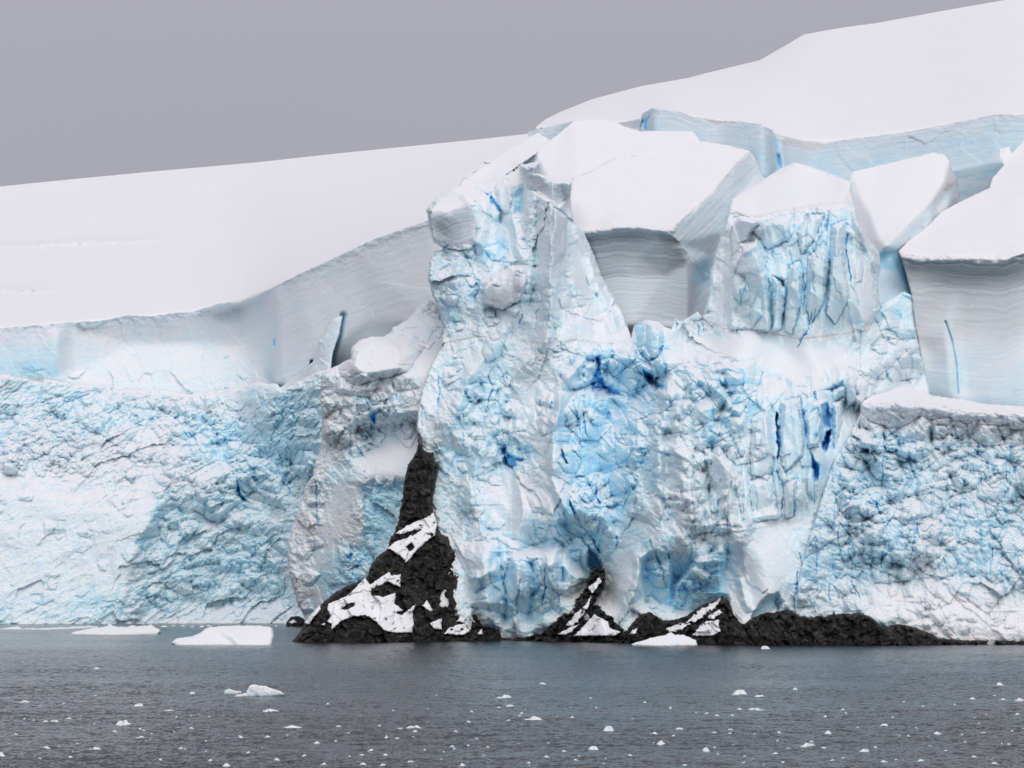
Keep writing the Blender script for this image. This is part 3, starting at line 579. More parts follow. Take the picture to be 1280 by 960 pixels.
FRONT_SPLIT = [
 ([(533,262),(545,247),(560,238),(576,243),(590,260),(597,284),(592,310),(574,313),(556,309),(540,301),(537,285)],9,.05,.20,3.5), ([(604,360),(615,345),(640,331),(656,335),(660,350),(651,374),(628,388),(603,379)],7,.02,.12,3.5),
 ([(618,232),(630,224),(641,228),(640,250),(634,268),(624,262)],5,.1,.1,4), ([(652,208),(662,204),(675,202),(684,220),(716,227),(712,244),(697,256),(680,246),(660,234)],5,.02,.16,4), ([(692,258),(709,272),(706,318),(691,334),(684,300)],4,.30,.0,6),
 ([(912,330),(925,304),(945,300),(955,324),(961,360),(962,412),(912,412)],7,-.10,.12,6), ([(966,345),(976,350),(983,366),(977,412),(966,412)],5,.1,.10,4), ([(986,332),(1000,326),(1004,345),(1001,380),(990,418),(981,412)],6,.05,.11,4), ([(1010,322),(1030,302),(1038,322),(1030,380),(1012,405),(1008,380)],6,-.05,.10,5), ([(1040,282),(1057,275),(1057,330),(1061,372),(1044,405),(1033,392)],6,.05,.08,4), ([(940,288),(965,272),(990,268),(985,300),(960,312)],4,-.05,.1,6), ([(996,290),(1015,268),(1030,268),(1018,300),(1002,318)],4,.0,.06,5),
 ([(940,522),(964,507),(967,580),(960,600),(938,592)],6,-.05,.09,5), ([(976,502),(1000,496),(1006,540),(1004,570),(981,590),(975,570)],7,.0,.10,4), ([(1007,522),(1021,510),(1027,530),(1024,558),(1010,560)],5,.0,.02,4), ([(936,602),(964,592),(974,648),(942,652)],5,-.03,.14,6), ([(981,605),(996,598),(992,645),(982,648)],4,0,.05,3), ([(880,562),(900,558),(930,600),(928,658),(892,655)],6,-.06,.10,7), ([(1040,505),(1056,496),(1050,540),(1042,560)],5,.05,.02,4),
 ([(1057,478),(1068,472),(1070,500),(1058,512)],4,.0,.02,4), ([(1072,470),(1088,470),(1080,505),(1068,515)],4,.05,.02,4), ([(794,408),(808,400),(822,404),(830,414),(826,440),(812,452),(798,438)],6,-.05,.06,5), ([(812,452),(830,442),(832,468),(818,474)],4,.0,.05,4), ([(876,462),(900,455),(906,478),(890,492)],4,-.05,.1,5), ([(908,462),(930,470),(926,492),(908,490)],4,0,.1,5)]
FRONT_BLOCKS = [
 (770,420,26,5,[180,120,60,0,-60,-120],.1,-.02), (735,415,22,4,[170,110,40,-20,-100],.1,-.1), (815,438,24,9,[180,120,60,0,-60,-120],-.05,.02), (800,470,12,5,None,0,0),
 (855,590,26,6,[180,110,50,0,-70,-120],-.15,.04), (880,640,24,5,None,.05,.02), (630,720,30,6,[180,100,40,0,-70,-120],-.05,.0), (670,725,28,6,[180,100,60,0,-70,-110],.05,.02), (600,700,20,5,None,-.1,0), (705,710,22,5,None,.1,.1),
 (1060,480,14,5,[180,95,10,-70],.0,.0), (1078,490,12,5,[180,95,10,-70],.1,.0), (1115,440,24,4,None,0,-.1), (1125,400,18,4,None,.05,-.05), (905,480,18,4,None,0,-.1), (880,500,16,4,None,0,-.05)]
FRONT_CHUNKS = [ # outline, how many, smallest and largest radius in px, height per radius
 ([(735,430),(835,420),(840,500),(825,600),(790,680),(750,650),(700,600),(700,520)],60,4,15,.26), ([(540,440),(700,430),(690,560),(560,620)],36,3,10,.2), ([(600,600),(740,600),(740,680),(700,790),(610,780),(580,700)],26,3,11,.2),
 ([(840,440),(960,470),(960,560),(900,600),(835,560)],40,4,14,.24), ([(830,520),(900,580),(900,690),(840,660)],22,4,13,.22), ([(604,300),(690,260),(690,420),(560,425),(552,330)],26,2.5,7,.25), ([(690,350),(735,370),(745,425),(690,425)],6,3,8,.2), ([(790,690),(905,680),(905,760),(790,770)],16,4,12,.2),
 ([(920,290),(1060,270),(1090,410),(910,410)],10,2.2,5,.4,3.5), ([(1090,400),(1150,400),(1150,500),(1080,500)],18,4,12,.22), ([(940,490),(1060,480),(1030,620),(930,650)],8,2.2,5,.4,3.0), ([(870,560),(930,560),(930,660),(870,660)],10,3,7,.4,3)]

def zones(px, py, Z, noise):
    r = np.zeros(px.shape, f32)
    for poly, w, v in Z: r = np.maximum(r, v * soft(px + noise * w * .8, py + noise * w * .6, poly, w))
    return r

def front_detail(px, py, Y, A, s):
    x, y, z = world(px, py, Y)
    nz = fbm(x / 9, z / 9, 71, 4)
    rg = np.ones(px.shape, f32)
    for poly, w, v in SMOOTH: rg = np.minimum(rg, 1 - (1 - v) * soft(px, py, poly, w))
    base = front_base(px, py)
    for poly, w, off, gx_, gy_ in PLANES:
        pc = np.mean(poly, axis=0); k = soft(px + 2.5 * nz * w * .6, py + 2 * nz * w * .5, poly, w)
        Y = Y * (1 - k) + k * (base + off + gx_ * (px - pc[0]) + gy_ * (py - pc[1]))
        rg = np.minimum(rg, 1 - .2 * k)
    fl0 = soft(px, py, [(935,290),(1060,265),(1095,400),(1070,600),(930,640),(900,560),(930,470)], 16)
    Y = Y - 7 * (ridged((x + .35 * z) / 30, z / 44, 120, 3) - .62) * np.minimum(rg * 1.2, 1)
    Y = ridges(px, py, Y, FRONT_RIDGES)
    Y = chunks(px, py, Y, A, FRONT_BLOCKS, FRONT_CHUNKS, 31)
    Y = split_blocks(px, py, Y, A, FRONT_SPLIT)
    rg = np.minimum(rg, 1 - .45 * A['face'])
    d, j = rough_ice(x, z, 100, 17, .9, 0.12, 1.8, .9)
    # fluted columns on the serac and the cliffs under it
    fl = soft(px, py, [(935,290),(1060,265),(1095,400),(1070,600),(930,640),(900,560),(930,470)], 16)
    wv = .35 * perlin(x / 6, z / 14, 87)
    rib = np.abs(perlin((x + .12 * z) / 5.5 + wv, z / 60 + .27 * x / 5.5, 88)) * 4 + np.abs(perlin((x + .1 * z) / 2.3 + wv, z / 30 + .43 * x / 2.3, 89)) * 1.6
    Y = Y + (d * rg * (1 - .55 * fl) - .6 * rib * fl * np.minimum(rg * 1.5, 1) + 1.5)
    bz = zones(px, py, BLUEZ, nz)
    mot = fbm(x / 3.2, z / 3.6, 73, 4)
    A['blue'] = .64 * np.tanh((bz * (.66 + .6 * nz + .7 * mot) + rg * j * (.14 + .6 * bz) * (1 - .6 * fl) + .17 + .16 * np.maximum(mot, 0) + A['gap'] * (.10 + .45 * bz)) / .64) * (0.45 + 0.55 * np.minimum(rg * 2, 1))
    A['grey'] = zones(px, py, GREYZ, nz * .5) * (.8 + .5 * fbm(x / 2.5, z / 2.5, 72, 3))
    A['rough'] = rg.astype(f32)
    A['strat'] = (z - .45 * x).astype(f32)
    A['strw'] = .6 * soft(px, py, [(533,262),(560,238),(575,243),(590,262),(596,285),(590,308),(560,306),(545,300)], 3) + .5 * soft(px, py, [(645,210),(670,205),(718,224),(712,250),(680,240)], 3)
    return carve(px, py, Y, A)

# ------------------------------------------------------------------ snow caps (terrain)
def lerp_edge(pts, blur=0):
    xs = [p[0] for p in pts]; ys = [p[1] for p in pts]
    if not blur: return lambda px: np.interp(px, xs, ys)
    gx = np.arange(-360, 1661, 1.0); g = np.interp(gx, xs, ys)
    for _ in range(3): g = np.convolve(np.pad(g, blur, mode='edge'), np.ones(2 * blur + 1) / (2 * blur + 1), 'valid')
    return lambda px: np.interp(px, gx, g)
L_EDGE = [(-310,416),(0,410),(50,406),(100,402),(125,401),(160,394),(190,395.5),(215,391),(240,390),(275,379),(300,378),(320,370),(330,366),(340,360),(365,347),(397,332),(440,312),(470,298),(500,288),(533,276),(620,250)]
L_EDGE_Y = [(-310,1245),(0,1247),(75,1246),(160,1264),(300,1262),(342,1208),(400,1184),(540,1130),(620,1110)]
ledge = lerp_edge(L_EDGE); ledgeY = lerp_edge(L_EDGE_Y); s_ledge = lerp_edge(L_EDGE, 25); s_ledgeY = lerp_edge(L_EDGE_Y, 25)
SKY_L = [(-310,247),(0,233),(100,223),(200,213.5),(320,203),(420,192),(540,180),(600,174),(670,166),(770,150)]
skyl = lerp_edge(SKY_L, 25)

def cap_left(px, py):
    t = np.clip((s_ledge(px) - py) / np.maximum(s_ledge(px) - skyl(px), 1), -.3, 1.1)
    return s_ledgeY(px) + 24 + np.where(t > 0, 980 * t ** 1.25, -t * 12)
def cap_left_detail(px, py, Y, A, s):
    x, y, z = world(px, py, Y)
    Y = Y + 22 * fbm(x / 90, y / 200, 11, 4)
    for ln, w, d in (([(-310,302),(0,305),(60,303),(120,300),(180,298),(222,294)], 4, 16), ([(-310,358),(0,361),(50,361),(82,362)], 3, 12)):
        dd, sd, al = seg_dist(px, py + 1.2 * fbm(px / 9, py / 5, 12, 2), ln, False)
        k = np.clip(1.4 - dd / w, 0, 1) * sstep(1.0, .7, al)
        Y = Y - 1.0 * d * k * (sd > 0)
        A['grey'] = np.maximum(A['grey'], .55 * k)  # shading of the ledges painted in as grey along the lines
    A['rough'][:] = .2
    return Y
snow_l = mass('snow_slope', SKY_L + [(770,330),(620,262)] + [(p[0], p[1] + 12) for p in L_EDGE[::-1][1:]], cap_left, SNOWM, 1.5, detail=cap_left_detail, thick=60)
tag(snow_l, kind='structure')

R_EDGE = [(660,164),(672,162),(690,157),(720,150.5),(745,152),(785,160),(799,158),(803,142),(815,135),(850,139),(875,149.5),(925,151.5),(950,155),(966,163),(970,172),(985,175),(1015,181),(1060,174),(1140,163.5),(1200,152),(1240,143.5),(1280,143),(1600,122)]
redge = lerp_edge(R_EDGE); s_redge = lerp_edge(R_EDGE, 30)
SKY_R = [(672,157),(682,149),(700,140),(740,124),(800,108),(862,97),(880,92),(930,80),(950,75),(985,55),(1005,43),(1050,35),(1100,28),(1170,15),(1250,1),(1280,-4),(1600,-28)]
skyr = lerp_edge(SKY_R, 25)
def bandY(px): return np.interp(px, [660,700,720,800,815,900,960,970,985,1015,1140,1280,1600], [1240,1250,1262,1290,1262,1262,1245,1262,1272,1280,1270,1250,1230])
s_bandY = lerp_edge([(p, bandY(p)) for p in range(660, 1601, 5)], 25)
def cap_right(px, py):
    t = np.clip((s_redge(px) - py) / np.maximum(s_redge(px) - skyr(px), 1), -.3, 1.1)
    return s_bandY(px) + 8 + np.where(t > 0, 600 * t ** 1.2, -t * 10)
def cap_right_detail(px, py, Y, A, s):
    x, y, z = world(px, py, Y)
    A['rough'][:] = .2
    return Y + 16 * fbm(x / 80, y / 150, 21, 4)
snow_r = mass('snow_slope.001', SKY_R + [(p[0], p[1] + 6) for p in R_EDGE[::-1]], cap_right, SNOWM, 1.5, detail=cap_right_detail, thick=60)
tag(snow_r, kind='structure')

def strata(px, py, Y, A, depth_below, x, amp=.5, w=.6, seed=0):
    s = depth_below + 1.5 * facet(x / 14 + .2 * fbm(x / 6, depth_below / 6, 320, 2), depth_below / 26, 330 + seed, .25, .5)[0]
    A['strat'] = (s + seed * 13.7).astype(f32); A['strw'] = np.full(px.shape, w, f32) if np.isscalar(w) else w.astype(f32)
    lay = fbm(s / 1.6 + .5 * fbm(x / 25, s / 9, 310 + seed, 3), x / 60, 300 + seed, 4, .7)
    return Y + amp * .45 * lay * np.clip(.6 + 1.2 * fbm(x / 30, s / 6, 305 + seed, 3), .1, 1.3)

# ice wall under the right snow cap
w_bandY = lerp_edge([(p, bandY(p)) for p in range(660, 1601, 2)], 5)
def wall(px, py): return w_bandY(px) - np.clip((py - redge(px)) / 60, 0, 1) * 12
def wall_detail(px, py, Y, A, s):
    x, y, z = world(px, py, Y); nz = fbm(x / 14, z / 8, 31, 4)
    below = (py - redge(px)) / F * Y
    Y = strata(px, py, Y, A, below, x, .5, np.clip(.55 - below / 60, .22, .5), 3)
    d, j = rough_ice(x, z, 340, 22, .35)
    crest = np.exp(-np.maximum(below, 0) / 2.2)
    Y = Y + d * .2 + crest * 1.0 * fbm(x / 4, z / 2, 33, 3)
    A['blue'] = np.clip(.30 + .18 * nz - .25 * crest, 0, 1); A['grey'] = .25 * crest; A['rough'][:] = .4
    for pts, w, dep, bl in (([(969,165),(971,185),(973,205),(968,222)], 5, 5, .42), ([(972,195),(975,210),(974,216)], 3, 3, .62), ([(803,147),(806,152),(808,162)], 4, 2, .55), ([(800,158),(804,152)], 2.5, 2, .6), ([(806,160),(808,150),(811,146)], 2.5, 2, .7), ([(794,160),(782,158)], 4, 6, .4)):
        dd, sd, al = seg_dist(px, py, pts, False); k = np.clip(1.3 - dd / w, 0, 1); Y = Y + dep * k
        A['blue'] = np.maximum(A['blue'], bl * k); A['strw'] = A['strw'] * (1 - k)
    return Y
o = mass('ice_wall', R_EDGE + [(1600,340),(900,340),(760,230),(672,195)], wall, ICE, 1.25, rag=(.7, 6), detail=wall_detail, thick=40)
tag(o, 'long pale blue ice wall of a crevasse under the highest snow cap', 'ice wall')

# ------------------------------------------------------------------ left cliff and icefall
DCL = Field([(-310,416,1245),(0,410,1247),(0,466,1236),(-310,466,1236),(60,406,1247),(60,466,1236),(85,404,1258),(88,470,1252),(160,394,1264),(160,430,1270),(150,486,1248),(250,390,1264),(250,430,1270),(250,490,1246),(300,378,1262),(310,430,1262),(310,485,1242),
  (366,347,1196),(366,480,1186),(400,332,1184),(400,440,1172),(440,312,1170),(460,400,1154),(540,276,1130),(540,400,1112),(640,260,1105),(640,420,1090),(420,480,1180),(500,470,1150)],
  lines=[[(330,366,1232),(332,400,1244),(334,430,1246),(338,480,1232)], [(343,364,1206),(346,420,1202),(346,480,1196)], [(72,424,1240),(70,446,1238),(68,468,1236)]], blur=2)
def cliff_detail(px, py, Y, A, s):
    x, y, z = world(px, py, Y); nz = fbm(x / 14, z / 9, 41, 4)
    below = (py - ledge(px)) / F * Y
    crest = np.exp(-np.maximum(below, 0) / 3.0)
    right = sstep(325, 345, px)
    Y = strata(px, py, Y, A, below + 2 * nz, x, .7 + .3 * right, np.clip(.30 - below / 70, .06, .30) + .08 * right, 1)
    d, j = rough_ice(x, z, 140, 20, .5, 0.3)
    roughk = .25 + .6 * crest + .8 * soft(px, py, [(-310,460),(0,455),(80,465),(340,470),(340,500),(-310,500)], 8) + .5 * soft(px, py, [(240,385),(330,370),(340,480),(310,470),(290,420)], 14)
    Y = Y + d * roughk * (1 - .5 * right) + crest * 1.6 * fbm(x / 3.5, z / 2, 43, 3)
    A['blue'] = np.clip(.10 + .16 * nz + .10 * sstep(430, 490, py) + .22 * soft(px, py, [(-310,430),(75,430),(75,470),(-310,470)], 12) + .10 * soft(px, py, [(325,385),(345,380),(345,490),(330,480)], 10), 0, .7)
    A['grey'] = .45 * crest * (.7 + .5 * fbm(x / 2, z / 1, 44, 2)); A['rough'] = np.clip(roughk, .2, 1).astype(f32)
    for pts, w, dep, bl in (([(343,425),(343,431)], 2, 4, .8), ([(429,394),(424,420),(416,440),(412,466)], 4.5, 5, .55), ([(390,452),(389,470)], 2.5, 7, .95), ([(352,496),(354,486),(362,482)], 3, 5, .5)):
        dd, sd, al = seg_dist(px, py, pts, False); k = np.clip(1.3 - dd / w, 0, 1); Y = Y + dep * k
        A['blue'] = np.maximum(A['blue'], bl * k); A['strw'] = A['strw'] * (1 - k)
    return carve(px, py, Y, A)
o = mass('ice_cliff', L_EDGE + [(640,300),(640,520),(-310,520)], DCL, ICE, 1.0, rag=(1.2, 7), detail=cliff_detail, thick=25)
tag(o, 'long layered grey ice cliff below the smooth snowfield, above the pale blue icefall', 'ice cliff')

# leaning flake of ice against the left cliff
FLK = Field([(345,490,1188),(370,470,1180),(392,450,1166),(400,425,1164),(416,399,1168),(429,394,1168),(424,420,1160),(412,466,1152),(395,470,1158),(355,500,1176)], blur=1)
def flake_detail(px, py, Y, A, s):
    x, y, z = world(px, py, Y); d, j = rough_ice(x, z, 170, 12, .35)
    A['blue'][:] = .16 + .15 * fbm(x / 8, z / 8, 48, 3); A['grey'][:] = .2; A['rough'][:] = .4
    A['strat'] = (z - .3 * x).astype(f32); A['strw'][:] = .3
    return Y + d
o = mass('ice_flake', [(345,488),(356,480),(371,469),(391,452),(397,430),(408,410),(416,399),(429,394),(424,418),(416,440),(413,466),(402,470),(392,472),(378,478),(362,486),(354,499)], FLK, ICE, 1.0, rag=(1.0, 6), rim=(3, 2), thick=7, detail=flake_detail)
tag(o, 'thin leaning flake of ice with blue edge, against the grey layered cliff', 'ice flake')

IF = Field([(-310,466,1232),(0,466,1232),(85,478,1238),(150,486,1236),(235,492,1236),(300,485,1222),(345,482,1168),(400,470,1140),(500,470,1125),
  (0,530,1212),(100,540,1208),(180,560,1196),(250,540,1206),(300,560,1192),(360,560,1156),(400,560,1136),(-310,620,1165),(0,620,1165),(100,640,1158),(270,640,1168),(340,650,1158),(400,660,1130),
  (-310,790,1122),(0,790,1122),(100,790,1122),(160,790,1126),(250,720,1156),(260,790,1136),(300,740,1162),(300,790,1140),(340,790,1136),(340,730,1156),(420,790,1120),(500,790,1110),(310,620,1178),(300,600,1174)],
  lines=[[(222,585,1172),(212,612,1158),(190,650,1146),(172,690,1138),(150,740,1130)], [(205,640,1164),(192,670,1156),(176,720,1144)], [(280,600,1176),(300,590,1174),(345,575,1178)], [(250,755,1158),(300,748,1164),(345,745,1158)]], blur=3)
def icefall_detail(px, py, Y, A, s):
    x, y, z = world(px, py, Y); nz = fbm(x / 16, z / 16, 51, 4); nf = fbm(x / 5, z / 5, 52, 4)
    calm = soft(px, py, [(-310,600),(0,580),(120,610),(200,600),(185,660),(150,760),(-310,780)], 30)
    d, j = rough_ice(x, z, 400, 12, 1.0, -.55, .9)
    d2, j2 = rough_ice(x, z, 450, 5.0, .8, -.4, .9)
    rg = 1 - .62 * calm - .5 * soft(px, py, [(180,482),(300,492),(330,484),(300,505),(215,500)], 8)
    Y = Y + rg * (d * .95 + d2 * .7) + .8 * nf * rg - 5 * (ridged((x - .5 * z) / 40, z / 24, 55, 3) - .6) * (1 - .4 * calm)
    Y = chunks(px, py, Y, A, [(280,615,24,9,[180,120,60,0,-60,-120],-.1,0), (335,595,22,7,None,0,0), (240,505,20,5,None,0,-.1)], [([(0,490),(400,490),(400,600),(200,600),(120,590),(0,590)],150,3,11,.32), ([(200,600),(400,600),(390,760),(160,770)],90,3,11,.26), ([(-300,600),(200,620),(150,780),(-300,780)],60,3,9,.16)], 41)
    zone = zones(px, py, [([(215,620),(290,600),(380,560),(400,640),(375,780),(130,785),(170,700)], 36, .19), ([(220,520),(400,480),(400,600),(300,600),(230,560)], 22, .36), ([(-310,500),(90,510),(160,540),(60,570),(-310,560)], 22, .22), ([(-310,740),(160,740),(160,785),(-310,785)], 16, .25), ([(-310,480),(100,480),(220,520),(150,545),(-310,500)], 14, .22),
        ([(170,680),(190,640),(205,620),(200,660),(178,690)], 5, .42)], nz)
    A['blue'] = .52 * np.tanh(np.maximum(zone * (.75 + .8 * nz + .6 * nf) + .18 + .12 * np.maximum(nz, 0) + rg * (.10 * j + .08 * j2) * (.5 + 2 * zone) + A['gap'] * (.07 + .35 * zone), 0) / .52)
    A['grey'] = np.clip(zones(px, py, [([(0,540),(70,530),(170,560),(130,600),(20,580)], 18, .45), ([(240,500),(330,505),(320,525),(260,520)], 8, .35), ([(205,590),(235,580),(260,610),(215,640)], 8, .3), ([(150,550),(210,560),(200,590),(160,590)], 10, .35)], nz) * (.7 + 1.2 * nf), 0, .7)
    A['rough'] = np.clip(rg, .35, 1).astype(f32)
    return carve(px, py, Y, A)
o = mass('icefall', [(-310,466),(0,468),(25,471),(50,470),(70,473),(85,478),(105,481),(125,481),(150,488),(185,486),(215,490),(235,494),(250,491),(290,485),(320,479),(345,481),(353,486),(368,480),(385,472),(400,462),(480,450),(480,792),(-310,792)], IF, ICE, .75, rag=(5.0, 24), rim=(7, 7), detail=icefall_detail, thick=20)
tag(o, 'wide broken pale blue icefall tumbling down to the sea on the left', 'icefall')

# buttress between the icefall and the black pinnacle
BT = Field([(a_, b_, 905 + (c_ - 925) * .25) for a_, b_, c_ in [(365,730,1096),(361,690,1098),(381,772,1098),(400,800,1060),(392,600,1082),(402,480,1092),(412,462,1080),(440,440,1058),(440,480,1040),(460,500,1022),(478,420,1052),(505,405,1035),(535,374,1025),(560,400,1010),(520,440,1000),(520,480,985),(535,520,960),
  (430,520,1036),(410,560,1070),(450,565,1020),(400,640,1066),(420,600,1046),(420,660,1034),(400,700,1056),(410,740,1050),(440,720,1005),(455,720,985),(440,660,1012),(500,700,930),(540,700,920),(540,800,905),(480,790,950),
  (575,450,985),(570,560,940),(500,560,955),(520,545,945)]],
  lines=[[(a_, b_, 905 + (c_ - 925) * .25) for a_, b_, c_ in ln] for ln in [[(452,600,986),(470,594,974),(490,598,966),(506,602,956)], [(456,608,1004),(470,604,998),(490,608,986),(504,612,974)], [(462,690,998),(478,690,984),(490,672,974)], [(440,690,1006),(450,640,996),(453,610,990)], [(398,600,1068),(398,650,1060)]]], blur=3)
def buttress_detail(px, py, Y, A, s):
    x, y, z = world(px, py, Y); nz = fbm(x / 8, z / 8, 61, 4)
    rg = np.ones(px.shape, f32)
    for poly, w, v in (([(455,470),(500,420),(545,385),(560,430),(525,480),(500,500),(470,480)], 9, .1), ([(420,458),(440,450),(445,480),(425,480)], 5, .2), ([(445,592),(470,545),(526,538),(515,602),(480,600)], 6, .2), ([(400,640),(430,590),(452,600),(430,680),(402,765),(385,745)], 8, .2), ([(440,432),(465,420),(490,424),(505,432),(480,455),(460,470),(443,455)], 4, .1)):
        rg = np.minimum(rg, 1 - (1 - v) * soft(px, py, poly, w))
    d, j = rough_ice(x, z, 500, 11, 1.0, .2, 1.5)
    d2, j2 = rough_ice(x, z, 550, 4.5, .8)
    Y = Y + .5 * np.maximum(470 - py, 0) + 14 * sstep(600, 548, py) * soft(px, py, [(445,530),(540,520),(540,610),(445,610)], 10)
    Y = Y + rg * (d + .5 * d2)
    Y = chunks(px, py, Y, A, [(468,446,33,15,[175,125,70,25,-20,-70,-120],.06,.10,.75)], [([(405,480),(460,470),(455,560),(405,560)],30,3.5,11,.28), ([(455,480),(515,470),(515,545),(450,560)],22,3.5,10,.25), ([(362,690),(392,600),(402,640),(385,765),(370,750)],8,3.5,9,.2), ([(430,680),(490,670),(470,740),(420,760)],14,3.5,9,.22), ([(510,390),(545,375),(560,420),(500,440)],10,3,8,.2)], 51)
    zone = zones(px, py, [([(452,602),(506,602),(500,640),(492,672),(470,700),(450,740),(430,740),(455,680)], 5, .52), ([(400,690),(450,680),(450,760),(390,770)], 12, .3), ([(400,600),(440,560),(460,580),(420,640)], 10, .2), ([(450,500),(500,490),(500,545),(455,560)], 12, .2)], nz)
    A['blue'] = .55 * np.tanh(np.maximum(zone * (.9 + .9 * nz) + .08 + rg * (.14 * j + .06 * j2) * (.6 + 2 * zone) + A['gap'] * (.09 + .35 * zone), 0) / .55)
    A['grey'] = np.clip(zones(px, py, [([(400,470),(420,480),(450,540),(445,560),(405,560),(402,520)], 6, .28), ([(455,480),(480,470),(490,520),(465,510)], 7, .5), ([(362,690),(375,650),(385,690),(372,740)], 7, .18), ([(445,440),(470,432),(500,436),(480,455),(460,468)], 4, .35)], nz * .5) * (.85 + .8 * fbm(x / 2, z / 2, 63, 3)), 0, .8)  # last zone: the boulder's shading put in as grey colour
    A['rough'] = np.clip(rg, .1, 1)
    return carve(px, py, Y, A)
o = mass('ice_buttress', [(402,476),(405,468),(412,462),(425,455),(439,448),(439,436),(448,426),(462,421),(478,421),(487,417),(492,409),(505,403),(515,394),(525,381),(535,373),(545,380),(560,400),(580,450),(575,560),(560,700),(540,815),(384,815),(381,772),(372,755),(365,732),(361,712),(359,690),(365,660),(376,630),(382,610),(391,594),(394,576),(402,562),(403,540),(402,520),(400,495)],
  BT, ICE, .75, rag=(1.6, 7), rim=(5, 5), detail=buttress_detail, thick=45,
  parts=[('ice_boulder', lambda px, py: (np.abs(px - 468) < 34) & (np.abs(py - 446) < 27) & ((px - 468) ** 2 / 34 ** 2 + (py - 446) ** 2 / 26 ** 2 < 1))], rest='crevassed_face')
tag(o, 'steep ice buttress topped by a round grey boulder of ice, left of the rock pinnacle', 'ice buttress')

# ------------------------------------------------------------------ middle block, slabs, right block
EB = Field([(745,320,984),(800,320,982),(738,350,985),(790,345,982),(830,345,984),(740,420,972),(790,405,970),(860,410,978),(700,300,1000),(640,380,985),(640,230,1070),
  (718,151,1216),(760,150,1222),(800,164,1205),(865,164,1200),(672,190,1092),(690,230,1012),(705,275,990),(720,240,1028),(800,225,1084),(760,260,1012),(840,240,1066),(700,165,1160),
  (866,327,998),(888,320,1042),(900,290,1050),(912,255,1078),(940,222,1150),(955,222,1165),(980,240,1175),(980,400,1120),(890,400,1030),(880,350,1036)],
  lines=[[(722,292,978),(742,289,976),(770,284,974),(800,283.5,972),(836,287,972)], [(836,288,972),(848,304,982),(862,327,990),(862,400,982)], [(838,286,974),(860,266,1010),(890,240,1060),(917,207,1122),(935,190,1166)], [(730,300,984),(770,294,982),(800,293,981),(826,296,977)]], blur=1)
E_TOP = lerp_edge([(640,295),(730,291),(742,289),(770,284),(800,283.5),(836,287),(870,330),(980,400)])
E_LINE = lerp_edge([(640,295),(730,291),(742,289),(770,284),(800,283.5),(836,286),(870,290),(980,300)])
def block_detail(px, py, Y, A, s):
    x, y, z = world(px, py, Y); nz = fbm(x / 10, z / 6, 81, 4)
    below = (py - E_TOP(px)) / F * Y
    face = sstep(-1.0, 1.5, py - E_TOP(px)) * sstep(866, 856, px + (py - 327) * .0)
    edge = np.exp(-np.abs(below) / 1.2)
    Y = strata(px, py, Y, A, (py - E_LINE(px)) / F * Y + .6 * nz, x, .9, face * np.clip(1.0 - below / 45, .25, 1), 5) 
    Y = np.where(face > .5, Y, Y - 0) 
    rside = soft(px, py, [(838,288),(860,268),(890,242),(918,208),(935,190),(955,222),(980,240),(980,400),(866,400),(864,327)], 2)
    # layers of the turned right-hand side run along its upper edge
    q = ((px - 838) * .69 + (py - 287) * .72)
    A['strat'] = np.where(rside > .5, q * .35 + 40, A['strat']).astype(f32)
    A['strw'] = np.maximum(A['strw'], rside * .10 * sstep(60, 0, q))
    Y = Y + rside * (1.2 * fbm(q / 5, (px - py) / 60, 83, 4) + .8 * np.clip(1 - q / 14, 0, 1) * fbm(px / 3, py / 3, 84, 3))
    top = (1 - face) * (1 - rside)
    Y = Y + np.exp(-np.abs(q) / 6) * (1 - face) * 2.0 * fbm(px / 6, py / 5, 94, 3)
    Y = Y + top * (5.0 * fbm(x / 30, y / 50, 85, 3) + 1.2 * fbm(x / 6, y / 16, 87, 3)) + edge * 3.4 * fbm(x / 2.2, z / 1.5, 86, 4) + np.exp(-np.abs(below) / 3) * 1.2 * fbm(x / 5, z / 3, 87, 3)
    for ln, w, dd0 in (([(716,222),(740,214),(770,197),(820,193),(850,197)], 6, 2.5), ([(795,278),(810,264),(822,250)], 2, 1.2)):
        dd, sd, al = seg_dist(px, py, ln, False); k = np.clip(1 - dd / w, 0, 1); Y = Y + dd0 * k * (sd > 0) * sstep(1.0, .6, al)
    A['blue'] = np.clip(rside * (.24 + .15 * nz) + face * (.10 + .1 * nz) + .25 * soft(px, py, [(862,335),(890,320),(885,352),(862,360)], 11), 0, .5)
    A['grey'] = .45 * edge * face; A['rough'] = (.1 + .4 * face + .3 * rside).astype(f32)
    return Y
o = mass('ice_block', [(640,205),(655,198),(672,188),(700,166),(718,151),(740,149.5),(760,150),(782,158.5),(800,164),(835,163.5),(865,164),(870,169),(874,176),(895,179),(915,183),(935,188),(943,197),(949,210),(955,222),(980,240),(985,430),(700,455),(640,400)], EB, ICE, 1.0, rag=(.8, 6), rim=(2, 2), detail=block_detail, thick=35,
  parts=[('cut_side', lambda px, py: inside(px, py, [(838,288),(860,268),(890,242),(918,208),(935,190),(955,222),(990,240),(990,460),(866,460),(864,327)])), ('snow_cap', lambda px, py: py < E_TOP(px))], rest='layered_front')
tag(o, 'huge tilted ice block with smooth snow top and grey layered front, behind the leaning tower', 'ice block')

